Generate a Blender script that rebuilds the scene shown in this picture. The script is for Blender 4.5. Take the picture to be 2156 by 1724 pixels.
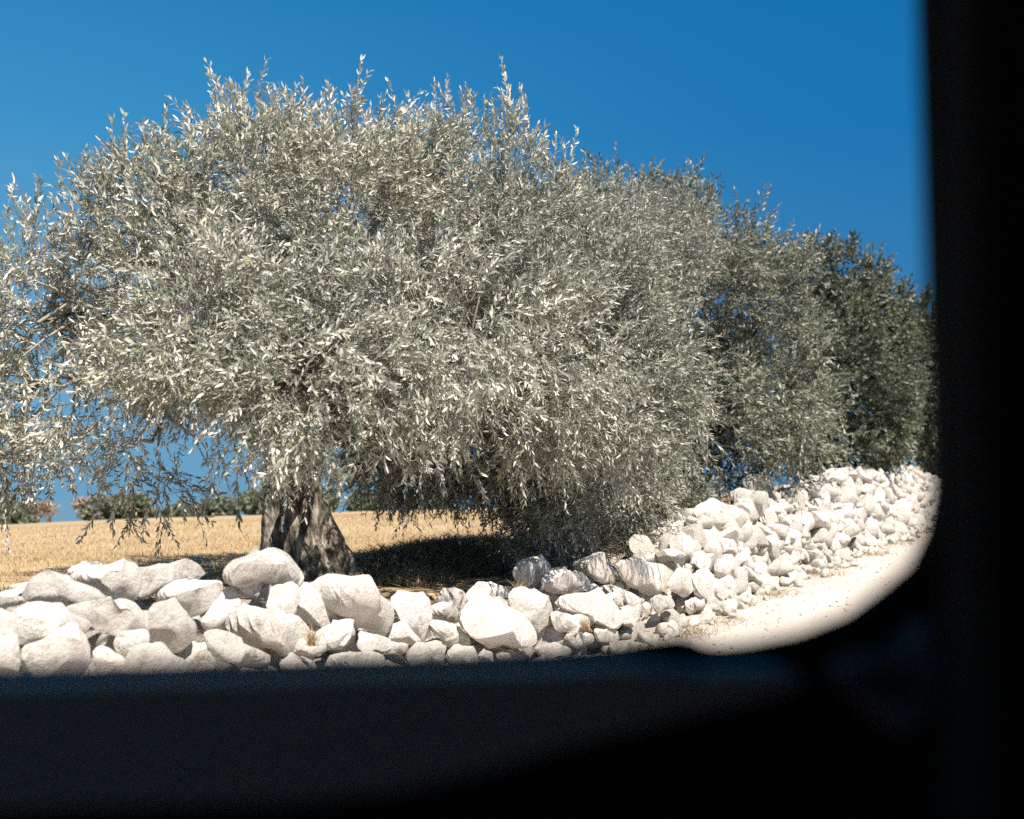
import bpy, bmesh, math, random
import numpy as np
from mathutils import Vector, Matrix, noise
from mathutils.geometry import tessellate_polygon

scene = bpy.context.scene
for o in list(bpy.data.objects):
    bpy.data.objects.remove(o, do_unlink=True)
rnd = random.Random(7)
rng = np.random.default_rng(11)
R = math.radians

# ------------------------------------------------------------------ camera
EYE = 1.24
FPX = 1150.0
PITCH = R(4.4)
cam_d = bpy.data.cameras.new("camera")
cam = bpy.data.objects.new("camera", cam_d)
scene.collection.objects.link(cam)
cam.location = (0, 0, EYE)
cam.rotation_euler = (R(90) + PITCH, 0, 0)
cam_d.sensor_width = 36.0
cam_d.lens = FPX / 1024 * 36.0
cam_d.clip_start = 0.02
cam_d.clip_end = 90000
cam_d.dof.use_dof = True
cam_d.dof.focus_distance = 7.3
cam_d.dof.aperture_fstop = 2.35
scene.camera = cam

# ------------------------------------------------------------------ sky, sun, exposure
SUN_H = Vector((0.52, -0.85))            # horizontal direction towards the sun
SUN_EL = R(55)
SH = SUN_H.normalized()
sun_vec = Vector((SH.x * math.cos(SUN_EL), SH.y * math.cos(SUN_EL), math.sin(SUN_EL)))
world = bpy.data.worlds.new("World")
scene.world = world
world.use_nodes = True
wn, wl = world.node_tree.nodes, world.node_tree.links
wn.clear()
sky = wn.new("ShaderNodeTexSky")
sky.sky_type = 'NISHITA'
sky.sun_disc = False
sky.sun_elevation = SUN_EL
sky.sun_rotation = math.atan2(SH.x, SH.y)
sky.altitude = 600
sky.air_density = 1.0
sky.dust_density = 0.35
sky.ozone_density = 4.0
hs = wn.new("ShaderNodeHueSaturation")
hs.inputs["Hue"].default_value = 0.485
hs.inputs["Saturation"].default_value = 1.46
hs.inputs["Value"].default_value = 1.0
bg = wn.new("ShaderNodeBackground")
bg.inputs["Strength"].default_value = 0.062
wo = wn.new("ShaderNodeOutputWorld")
wl.new(sky.outputs[0], hs.inputs["Color"])
# the summer haze near the horizon stays blue all the way round
tc = wn.new("ShaderNodeTexCoord"); sx = wn.new("ShaderNodeSeparateXYZ"); wl.new(tc.outputs["Generated"], sx.inputs[0])
hr = wn.new("ShaderNodeValToRGB"); he = hr.color_ramp.elements
while len(he) < 4: he.new(0.5)
for e_, (p_, f_) in zip(he, [(0.0, 1.0), (0.20, 1.0), (0.38, 0.8), (0.65, 0.0)]):
    e_.position = p_; e_.color = (f_, f_, f_, 1)
wl.new(sx.outputs[2], hr.inputs[0])
def sky_ramp(st_):
    hc = wn.new("ShaderNodeValToRGB"); ce = hc.color_ramp.elements
    while len(ce) < len(st_): ce.new(0.5)
    for e_, (p_, c_) in zip(ce, st_):
        e_.position = p_; e_.color = (*c_, 1)
    wl.new(sx.outputs[2], hc.inputs[0]); return hc.outputs[0]
hc1 = sky_ramp([(0.0, (1.35, 3.2, 4.95)), (0.12, (1.35, 3.3, 5.2)), (0.3, (0.45, 2.55, 5.0)), (0.5, (0.12, 1.6, 4.1))])
hc2 = sky_ramp([(0.0, (0.7, 2.3, 4.3)), (0.12, (0.35, 1.85, 4.0)), (0.3, (0.10, 1.4, 3.7)), (0.5, (0.06, 1.2, 3.5))])
hm = wn.new("ShaderNodeMix"); hm.data_type = 'RGBA'
# the blue deepens towards the polarised side of the sky, smoothly over the whole dome
az = wn.new("ShaderNodeMapRange"); az.inputs[1].default_value = -0.5; az.inputs[2].default_value = 0.42
az.interpolation_type = 'SMOOTHSTEP'
hx = wn.new("ShaderNodeMix"); hx.data_type = 'RGBA'
wl.new(sx.outputs[0], az.inputs[0]); wl.new(az.outputs[0], hx.inputs[0]); wl.new(hc1, hx.inputs[6]); wl.new(hc2, hx.inputs[7])
wl.new(hr.outputs[0], hm.inputs[0])
wl.new(hs.outputs[0], hm.inputs[6]); wl.new(hx.outputs[2], hm.inputs[7])
wl.new(hm.outputs[2], bg.inputs["Color"])
wl.new(bg.outputs[0], wo.inputs["Surface"])

sun_d = bpy.data.lights.new("sun", 'SUN')
sun_d.energy = 5.0
sun_d.angle = R(0.53)
sun_d.color = (1.0, 0.93, 0.84)
sun = bpy.data.objects.new("sun", sun_d)
scene.collection.objects.link(sun)
sun.rotation_euler = sun_vec.to_track_quat('Z', 'Y').to_euler()

vs = scene.view_settings
vs.view_transform = 'Standard'
vs.look = 'None'
vs.gamma = 1.0
vs.use_curve_mapping = False
vs.exposure = 0.92
scene.cycles.max_bounces = 8
scene.cycles.diffuse_bounces = 4
scene.cycles.use_denoising = False

# ------------------------------------------------------------------ helpers
KD = 1024.0 / 2156.0
cP, sP = math.cos(PITCH), math.sin(PITCH)
def ray(xd, yd):
    """direction with Y = 1 through a point of the photograph (enlarged view units)"""
    u = (xd * KD - 512.0) / FPX
    v = (409.5 - yd * KD) / FPX
    d = Vector((u, cP - v * sP, sP + v * cP))
    return d / d.y
def P(xd, yd, depth):
    d = ray(xd, yd)
    return Vector((d.x * depth, depth, EYE + d.z * depth))
N2 = Vector((0.8771, -0.4802)); W2 = Vector((0.4802, 0.8771))
WT = -3.36
SLOPE = 0.0505
def st(p):
    return W2.x * p[0] + W2.y * p[1], N2.x * p[0] + N2.y * p[1]
def xy(s, t):
    return W2.x * s + N2.x * t, W2.y * s + N2.y * t
def on_wall(xd, yd, t):
    d = ray(xd, yd)
    y = t / (N2.x * d.x + N2.y)
    return Vector((d.x * y, y, EYE + d.z * y))

def tag(o, label=None, cat=None, group=None, kind=None):
    if label: o["label"] = label
    if cat: o["category"] = cat
    if group: o["group"] = group
    if kind: o["kind"] = kind
    return o
def link(name, me, parent=None, mats=None):
    o = bpy.data.objects.new(name, me)
    scene.collection.objects.link(o)
    if parent is not None:
        o.parent = parent
        o.matrix_parent_inverse = parent_inv(parent)
    if mats:
        for m in mats: me.materials.append(m)
    return o
def parent_inv(p):
    m = Matrix.Translation(p.location)
    if p.parent: m = Matrix.Translation(p.location)
    return world_mat(p).inverted()
def world_mat(p):
    m = Matrix.LocRotScale(p.location, p.rotation_euler, p.scale)
    if p.parent:
        return world_mat(p.parent) @ p.matrix_parent_inverse @ m
    return m
def empty(name, loc=(0, 0, 0)):
    o = bpy.data.objects.new(name, None)
    o.empty_display_size = 0.2
    scene.collection.objects.link(o)
    o.location = loc
    return o
def mesh_np(name, V, T, smooth=True, midx=None, attr=None):
    """triangle mesh from arrays"""
    me = bpy.data.meshes.new(name)
    V = np.ascontiguousarray(V, dtype=np.float32); T = np.ascontiguousarray(T, dtype=np.int32)
    k = T.shape[1]
    me.vertices.add(len(V)); me.vertices.foreach_set("co", V.ravel())
    me.loops.add(T.size); me.loops.foreach_set("vertex_index", T.ravel())
    me.polygons.add(len(T))
    me.polygons.foreach_set("loop_start", np.arange(0, T.size, k, dtype=np.int32))
    if midx is not None: me.polygons.foreach_set("material_index", np.asarray(midx, dtype=np.int32))
    if smooth: me.polygons.foreach_set("use_smooth", np.ones(len(T), dtype=bool))
    me.update(calc_edges=True)
    if attr is not None:
        a = me.attributes.new("rnd", 'FLOAT', 'POINT'); a.data.foreach_set("value", np.asarray(attr, dtype=np.float32))
    return me

# ------------------------------------------------------------------ materials
def mat(name):
    m = bpy.data.materials.new(name); m.use_nodes = True
    nt = m.node_tree; b = nt.nodes["Principled BSDF"]
    return m, nt, b
def N(nt, t, **kw):
    n = nt.nodes.new(t)
    for k, v in kw.items():
        if k in n.inputs: n.inputs[k].default_value = v
        else: setattr(n, k, v)
    return n
def ramp(nt, src, stops):
    r = nt.nodes.new("ShaderNodeValToRGB")
    while len(r.color_ramp.elements) < len(stops): r.color_ramp.elements.new(0.5)
    for e, (p, c) in zip(r.color_ramp.elements, stops):
        e.position = p; e.color = (*c, 1)
    nt.links.new(src, r.inputs[0]); return r
def objcoord(nt, out="Object"):
    return nt.nodes.new("ShaderNodeTexCoord").outputs[out]
def noise_tex(nt, vec, scale, detail=5, rough=0.6):
    n = N(nt, "ShaderNodeTexNoise"); n.inputs["Scale"].default_value = scale
    n.inputs["Detail"].default_value = detail; n.inputs["Roughness"].default_value = rough
    nt.links.new(vec, n.inputs["Vector"]); return n
def bump(nt, b, h, strength, dist, prev=None):
    n = N(nt, "ShaderNodeBump"); n.inputs["Strength"].default_value = strength; n.inputs["Distance"].default_value = dist
    nt.links.new(h, n.inputs["Height"])
    if prev: nt.links.new(prev, n.inputs["Normal"])
    nt.links.new(n.outputs[0], b.inputs["Normal"]); return n.outputs[0]
def mixc(nt, fac, a, b, mode='MIX'):
    m = nt.nodes.new("ShaderNodeMix"); m.data_type = 'RGBA'; m.blend_type = mode
    for sock, v in ((m.inputs[0], fac), (m.inputs[6], a), (m.inputs[7], b)):
        if hasattr(v, "is_output"): nt.links.new(v, sock)
        elif isinstance(v, (int, float)): sock.default_value = v
        else: sock.default_value = (*v, 1)
    return m.outputs[2]

def leaf_mat(name, top, under, trans=0.14):
    m, nt, b = mat(name)
    geo = nt.nodes.new("ShaderNodeNewGeometry")
    at = nt.nodes.new("ShaderNodeAttribute"); at.attribute_name = "rnd"
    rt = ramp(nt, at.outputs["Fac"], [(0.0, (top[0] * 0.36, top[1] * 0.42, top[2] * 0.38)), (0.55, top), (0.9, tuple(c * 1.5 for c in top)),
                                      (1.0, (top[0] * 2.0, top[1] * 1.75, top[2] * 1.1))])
    ru = ramp(nt, at.outputs["Fac"], [(0.0, (under[0] * 0.36, under[1] * 0.40, under[2] * 0.40)), (0.6, under), (1.0, tuple(min(c * 1.25, .8) for c in under))])
    col = mixc(nt, geo.outputs["Backfacing"], rt.outputs[0], ru.outputs[0])
    nt.links.new(col, b.inputs["Base Color"])
    b.inputs["Roughness"].default_value = 0.5
    b.inputs["Specular IOR Level"].default_value = 0.28
    tr = nt.nodes.new("ShaderNodeBsdfTranslucent"); nt.links.new(mixc(nt, 0.35, col, (0.25, 0.30, 0.14)), tr.inputs["Color"])
    mx = nt.nodes.new("ShaderNodeMixShader"); mx.inputs[0].default_value = trans
    nt.links.new(b.outputs[0], mx.inputs[1]); nt.links.new(tr.outputs[0], mx.inputs[2])
    nt.links.new(mx.outputs[0], nt.nodes["Material Output"].inputs["Surface"])
    return m
M_LEAF = leaf_mat("olive_leaf", (0.275, 0.288, 0.222), (0.65, 0.60, 0.525))
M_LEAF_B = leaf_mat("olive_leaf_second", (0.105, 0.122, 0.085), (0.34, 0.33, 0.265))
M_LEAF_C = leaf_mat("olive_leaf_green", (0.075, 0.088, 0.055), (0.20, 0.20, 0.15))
M_LEAF_FAR = leaf_mat("hazed_far_leaf", (0.17, 0.20, 0.13), (0.25, 0.27, 0.20))  # distance haze is mixed into these paler leaf colours
M_LEAF_PINK = leaf_mat("dry_leaf", (0.42, 0.30, 0.22), (0.46, 0.34, 0.27))
m, nt, b = mat("twig_bark"); M_TWIG = m
b.inputs["Base Color"].default_value = (0.27, 0.25, 0.205, 1); b.inputs["Roughness"].default_value = 0.8
m, nt, b = mat("olive_bark"); M_BARK = m
oc = objcoord(nt)
mp = N(nt, "ShaderNodeMapping"); mp.inputs["Scale"].default_value = (1, 1, 0.28); nt.links.new(oc, mp.inputs["Vector"])
n1 = noise_tex(nt, mp.outputs[0], 26, 8, 0.68); n2 = noise_tex(nt, oc, 5, 4)
n3 = noise_tex(nt, mp.outputs[0], 70, 4, 0.6)
r1 = ramp(nt, n1.outputs[0], [(0.36, (0.04, 0.034, 0.027)), (0.48, (0.155, 0.132, 0.10)), (0.60, (0.44, 0.39, 0.32))])
r2 = ramp(nt, n2.outputs[0], [(0.38, (0.6, 0.58, 0.55)), (0.62, (1, 1, 1))])
nt.links.new(mixc(nt, 1.0, r1.outputs[0], r2.outputs[0], 'MULTIPLY'), b.inputs["Base Color"])
b.inputs["Roughness"].default_value = 0.9
bp = bump(nt, b, n1.outputs[0], 0.9, 0.035); bump(nt, b, n3.outputs[0], 0.5, 0.01, bp)

m, nt, b = mat("limestone"); M_STONE = m
oc = objcoord(nt)
oi = nt.nodes.new("ShaderNodeObjectInfo")
add = N(nt, "ShaderNodeVectorMath"); add.operation = 'ADD'
sc_ = N(nt, "ShaderNodeVectorMath"); sc_.operation = 'SCALE'; sc_.inputs[3].default_value = 13.0
cmb = nt.nodes.new("ShaderNodeCombineXYZ"); nt.links.new(oi.outputs["Random"], cmb.inputs[0]); nt.links.new(oi.outputs["Random"], cmb.inputs[1])
nt.links.new(cmb.outputs[0], sc_.inputs[0]); nt.links.new(oc, add.inputs[0]); nt.links.new(sc_.outputs[0], add.inputs[1])
v = add.outputs[0]
a1 = noise_tex(nt, v, 3.2, 6, 0.62); a2 = noise_tex(nt, v, 17, 8, 0.7); a3 = noise_tex(nt, v, 75, 5, 0.7)
vo = N(nt, "ShaderNodeTexVoronoi"); vo.feature = 'DISTANCE_TO_EDGE'; vo.inputs["Scale"].default_value = 5.5
wv = N(nt, "ShaderNodeVectorMath"); wv.operation = 'ADD'
sw = N(nt, "ShaderNodeVectorMath"); sw.operation = 'SCALE'; sw.inputs[3].default_value = 0.28
nt.links.new(a2.outputs["Color"], sw.inputs[0]); nt.links.new(v, wv.inputs[0]); nt.links.new(sw.outputs[0], wv.inputs[1]); nt.links.new(wv.outputs[0], vo.inputs["Vector"])
base = ramp(nt, a1.outputs[0], [(0.3, (0.60, 0.535, 0.465)), (0.48, (0.71, 0.65, 0.58)), (0.72, (0.77, 0.71, 0.645))])
lich = ramp(nt, a2.outputs[0], [(0.30, (0.42, 0.40, 0.37)), (0.40, (0.84, 0.82, 0.79)), (0.48, (1, 1, 1))])
crk = ramp(nt, vo.outputs["Distance"], [(0.0, (0.38, 0.33, 0.28)), (0.02, (1, 1, 1))])
c1 = mixc(nt, 0.8, base.outputs[0], lich.outputs[0], 'MULTIPLY')
msk = ramp(nt, noise_tex(nt, v, 2.1, 2).outputs[0], [(0.52, (0, 0, 0)), (0.62, (1, 1, 1))])
c2 = mixc(nt, 1.0, c1, crk.outputs[0], 'MULTIPLY')
c3 = mixc(nt, msk.outputs[0], c1, c2)
vr = N(nt, "ShaderNodeMapRange"); vr.inputs[3].default_value = 0.72; vr.inputs[4].default_value = 1.05
nt.links.new(oi.outputs["Random"], vr.inputs[0])
c4 = mixc(nt, 1.0, c3, vr.outputs[0], 'MULTIPLY')
nt.links.new(c4, b.inputs["Base Color"])
b.inputs["Roughness"].default_value = 0.92; b.inputs["Specular IOR Level"].default_value = 0.2
bp = bump(nt, b, a2.outputs[0], 0.75, 0.04); bp = bump(nt, b, a3.outputs[0], 0.35, 0.006, bp)
bump(nt, b, crk.outputs[0], 0.35, 0.008, bp)

def ground_mat(name, stops, sc=(0.35, 6, 60), bumpd=0.02, rough=0.95, stretch=(1, 1, 1)):
    m, nt, b = mat(name)
    oc = objcoord(nt)
    ms = N(nt, "ShaderNodeMapping"); ms.inputs["Scale"].default_value = stretch; ms.inputs["Rotation"].default_value = (0, 0, 0.3); nt.links.new(oc, ms.inputs["Vector"])
    a = noise_tex(nt, ms.outputs[0], sc[0], 5); c = noise_tex(nt, oc, sc[1], 6, 0.65); d = noise_tex(nt, oc, sc[2], 4, 0.7)
    f = N(nt, "ShaderNodeMath"); f.operation = 'MULTIPLY_ADD'; f.inputs[1].default_value = 0.5
    nt.links.new(a.outputs[0], f.inputs[0])
    g = N(nt, "ShaderNodeMath"); g.operation = 'MULTIPLY'; g.inputs[1].default_value = 0.5
    nt.links.new(c.outputs[0], g.inputs[0]); nt.links.new(g.outputs[0], f.inputs[2])
    r = ramp(nt, f.outputs[0], stops)
    e = ramp(nt, d.outputs[0], [(0.3, (0.72, 0.70, 0.66)), (0.6, (1, 1, 1))])
    nt.links.new(mixc(nt, 1.0, r.outputs[0], e.outputs[0], 'MULTIPLY'), b.inputs["Base Color"])
    b.inputs["Roughness"].default_value = rough; b.inputs["Specular IOR Level"].default_value = 0.15
    bp = bump(nt, b, c.outputs[0], 0.5, bumpd * 2); bump(nt, b, d.outputs[0], 0.7, bumpd, bp)
    return m
M_FIELD = ground_mat("stubble_field", [(0.42, (0.33, 0.22, 0.115)), (0.5, (0.43, 0.31, 0.175)), (0.58, (0.49, 0.38, 0.235))], (0.09, 1.6, 22), 0.03, 0.95, (0.35, 1.6, 1.0))
M_VERGE = ground_mat("dusty_verge", [(0.35, (0.42, 0.36, 0.29)), (0.5, (0.53, 0.475, 0.41)), (0.65, (0.60, 0.545, 0.48))], (0.8, 9, 70), 0.02)
M_ROAD = ground_mat("dusty_road", [(0.35, (0.53, 0.47, 0.41)), (0.5, (0.58, 0.52, 0.46)), (0.65, (0.62, 0.56, 0.50))], (0.6, 14, 180), 0.005)
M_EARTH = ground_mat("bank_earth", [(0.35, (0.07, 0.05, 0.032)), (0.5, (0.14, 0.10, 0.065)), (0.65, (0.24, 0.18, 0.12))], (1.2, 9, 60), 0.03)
def simple(name, col, rough=0.8, spec=0.3, metal=0.0, attr=False):
    m, nt, b = mat(name)
    b.inputs["Base Color"].default_value = (*col, 1); b.inputs["Roughness"].default_value = rough
    b.inputs["Specular IOR Level"].default_value = spec; b.inputs["Metallic"].default_value = metal
    n = noise_tex(nt, objcoord(nt), 180, 3); bump(nt, b, n.outputs[0], 0.12, 0.002)
    if attr:
        at = nt.nodes.new("ShaderNodeAttribute"); at.attribute_name = "rnd"
        r = ramp(nt, at.outputs["Fac"], [(0, tuple(c * 0.55 for c in col)), (1, tuple(min(1, c * 1.35) for c in col))])
        nt.links.new(r.outputs[0], b.inputs["Base Color"])
    return m
M_STRAW = simple("straw", (0.45, 0.325, 0.18), 0.7, 0.3, attr=True)
M_DRYGRASS = simple("dry_grass", (0.36, 0.28, 0.175), 0.8, 0.2, attr=True)
M_BRAMBLE = simple("bramble_twig", (0.15, 0.13, 0.10), 0.85, 0.2, attr=True)
M_LOW_SKY = simple("low_sky_blue", (0.07, 0.15, 0.215), 0.9, 0.1)  # blue of the hazy low sky, put into the added sheet's colour

# ------------------------------------------------------------------ terrain
crest_x = [-1500, 0, 200, 550, 750, 1060, 1330, 1500, 1650, 1900, 2400]
crest_y = [1135, 1112, 1103, 1092, 1084, 1078, 1064, 1048, 1024, 985, 930]
crest_u = [(x * KD - 512) / FPX for x in crest_x]
def slope_dir(x, y):
    return ray(x, y).z
crest_k = [slope_dir(x, y) for x, y in zip(crest_x, crest_y)]
CR = 105.0
def smooth(a, b, x):
    k = np.clip((x - a) / (b - a), 0, 1); return k * k * (3 - 2 * k)
def lump(x, y, f, seed=0.0):
    return (np.sin(x * f + 1.3 + seed) * np.cos(y * f * 0.83 + seed * 2) + 0.6 * np.sin(x * f * 1.9 + y * f * 1.3 + seed) * np.cos(y * f * 2.3 - 0.7)) / 1.6
def z_field(X, Y):
    X = np.asarray(X, float); Y = np.asarray(Y, float)
    s = W2.x * X + W2.y * Y; t = N2.x * X + N2.y * Y
    near = 0.60 + 0.022 * (np.clip(s, -20, 40) - 6.34) + 0.03 * lump(X, Y, 1.3)
    r = np.hypot(X, Y)
    u = np.clip(np.where(Y > 0.5, X / np.maximum(Y, 0.5), np.sign(X) * 2), -1.1, 0.95)
    k = np.interp(u, crest_u, crest_k)
    yy = np.minimum(r, CR) * np.cos(np.arctan(u))
    zc = EYE + k * CR * np.cos(np.arctan(u)) 
    f = np.clip((r - 11) / (CR - 11), 0, 1)
    z = near * (1 - f) + zc * f + 0.10 * lump(X, Y, 0.16, 2.0) * np.clip(f * 4, 0, 1) * (1 - f)
    z = z - np.maximum(r - CR, 0) * 0.062
    return np.maximum(z, -60 - 0.002 * r)
def z_road(X, Y):
    X = np.asarray(X, float); Y = np.asarray(Y, float)
    s = W2.x * X + W2.y * Y
    return SLOPE * (34 * np.tanh((s - 3.86) / 34.0)) + 0.008 * lump(X, Y, 1.7)
def z_ground(X, Y):
    t = N2.x * np.asarray(X, float) + N2.y * np.asarray(Y, float)
    f = smooth(-3.5, -4.15, t)
    zr = z_road(X, Y); far = np.maximum(t - 6, 0)
    zr = zr - 0.02 * far - 0.02 * np.maximum(np.hypot(X, Y) - 150, 0)
    zr = np.maximum(zr, -62)
    return zr * (1 - f) + z_field(X, Y) * f
def axis(fine0, fine1, step, far, grow=1.16):
    a = list(np.arange(fine0, fine1 + 1e-6, step))
    d = step; x = a[-1]
    while x < far: d *= grow; x += d; a.append(x)
    d = step; x = a[0]; lo = []
    while x > -far: d *= grow; x -= d; lo.append(x)
    return np.array(lo[::-1] + a)
S_AX = axis(-4, 30, 0.22, 2600)
T_AX = axis(-16, 2.6, 0.16, 2600)
def sheet(name, t0, t1, material, label_kind="structure", jag=0.0, extra=None):
    ts = T_AX[(T_AX > t0 + 0.20) & (T_AX < t1 - 0.20)]
    ts = np.concatenate([[t0], ts, [t1]])
    S, T = np.meshgrid(S_AX, ts, indexing="ij")
    jg = 0.09 * np.sin(S_AX * 1.7) + 0.06 * np.sin(S_AX * 4.3 + 1) + 0.04 * np.sin(S_AX * 9.1)
    for c_, e_ in ((0, t0), (-1, t1)):
        if e_ == -2.92: T[:, c_] += jg
    X = W2.x * S + N2.x * T; Y = W2.y * S + N2.y * T
    Z = z_ground(X, Y)
    V = np.stack([X, Y, Z], -1).reshape(-1, 3)
    ns, ntt = S.shape
    i = np.arange(ns - 1)[:, None] * ntt + np.arange(ntt - 1)[None]
    F = np.stack([i, i + ntt, i + ntt + 1, i + 1], -1).reshape(-1, 4)
    me = mesh_np(name, V, F[:, ::-1].copy())
    if me.polygons[len(me.polygons) // 2].normal.z < 0: me.flip_normals()
    o = link(name, me, None, [material]); tag(o, kind=label_kind); return o
tag(sheet("field", -2600, -3.9, M_FIELD), "golden harvested stubble field sloping to the tree line behind the wall")
tag(sheet("verge", -3.9, -2.92, M_VERGE), "dusty strip of rubble and dry grass at the foot of the wall")
tag(sheet("road", -2.92, 2.6, M_ROAD), "pale dusty country road in full sun")
tag(sheet("roadside_ground", 2.6, 2600, M_VERGE), "dusty ground on the near side of the road")
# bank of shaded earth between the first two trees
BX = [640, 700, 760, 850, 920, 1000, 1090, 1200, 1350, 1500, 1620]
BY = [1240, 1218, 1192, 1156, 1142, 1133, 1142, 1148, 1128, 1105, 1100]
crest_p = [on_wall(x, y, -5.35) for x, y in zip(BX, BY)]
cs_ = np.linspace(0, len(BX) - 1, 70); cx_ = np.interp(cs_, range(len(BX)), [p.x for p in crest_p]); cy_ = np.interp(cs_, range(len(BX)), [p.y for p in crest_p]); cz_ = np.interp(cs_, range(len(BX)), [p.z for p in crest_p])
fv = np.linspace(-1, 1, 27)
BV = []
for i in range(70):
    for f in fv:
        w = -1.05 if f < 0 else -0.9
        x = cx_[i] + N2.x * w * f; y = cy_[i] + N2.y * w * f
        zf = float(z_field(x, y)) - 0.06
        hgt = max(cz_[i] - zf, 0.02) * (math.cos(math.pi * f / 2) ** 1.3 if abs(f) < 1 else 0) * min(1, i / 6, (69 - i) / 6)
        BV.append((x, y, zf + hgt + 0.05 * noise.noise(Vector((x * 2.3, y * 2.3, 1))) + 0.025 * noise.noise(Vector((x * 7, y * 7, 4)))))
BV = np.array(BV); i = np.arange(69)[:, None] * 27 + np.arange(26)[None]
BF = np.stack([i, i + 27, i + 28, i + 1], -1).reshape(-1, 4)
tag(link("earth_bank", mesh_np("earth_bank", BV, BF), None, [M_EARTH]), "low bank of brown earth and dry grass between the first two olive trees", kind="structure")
a = np.linspace(0, 2 * math.pi, 129)[:-1]
V = np.concatenate([np.stack([np.cos(a) * r, np.sin(a) * r, np.full(128, -45.0)], -1) for r in (350, 3000, 60000)])
i = np.arange(128); j = (i + 1) % 128
F = np.concatenate([np.stack([k * 128 + i, (k + 1) * 128 + i, (k + 1) * 128 + j, k * 128 + j], -1) for k in (0, 1)])
tag(link("low_sky_sheet", mesh_np("low_sky_sheet", V, F), None, [M_LOW_SKY]), "added blue sheet standing in for hazy low sky behind the far trees", kind="structure")  # added sheet; fills the band of sky between field crest and horizon

# ------------------------------------------------------------------ stones
def ico(sub):
    bm = bmesh.new(); bmesh.ops.create_icosphere(bm, subdivisions=sub, radius=1)
    V = np.array([v.co[:] for v in bm.verts]); F = np.array([[v.index for v in f.verts] for f in bm.faces]); bm.free()
    return V, F
ICO = {k: ico(k) for k in (1, 2, 3, 4)}
def roughen(V, r, amp, freq, seed):
    out = V.copy()
    L = np.linalg.norm(V, axis=1)
    off = Vector((seed * 3.7, seed * 1.9, seed * 7.3))
    for i in range(len(V)):
        p = Vector(V[i]) * freq + off
        d = noise.noise(p) * 1.0 + noise.noise(p * 2.6) * 0.42 + (abs(noise.noise(p * 5.1)) - .25) * 0.30
        out[i] = V[i] * (1 + amp * d)
    return out
def facet(V, rg, n, lo=0.62, hi=0.9):
    for _ in range(n):
        d = rg.normal(size=3); d /= np.linalg.norm(d)
        h = rg.uniform(lo, hi) * (V @ d).max()
        k = V @ d; m_ = k > h
        V[m_] -= np.outer((k[m_] - h) * 0.97, d)
    return V
def rock_mesh(name, seed, sub=3, flat=False):
    rg = np.random.default_rng(seed)
    V, F = ICO[sub]; V = V.copy()
    V = np.sign(V) * np.abs(V) ** 0.8
    V = V * np.array([1.0, rg.uniform(0.62, 0.95), rg.uniform(0.5, 0.85)])
    V = roughen(V, 1, 0.16, 1.5, seed)
    V = facet(V, rg, 20, 0.48, 0.88)
    V = roughen(V, 1, 0.03, 6.0, seed + 3)
    V /= np.abs(V).max()
    return V, F

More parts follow.
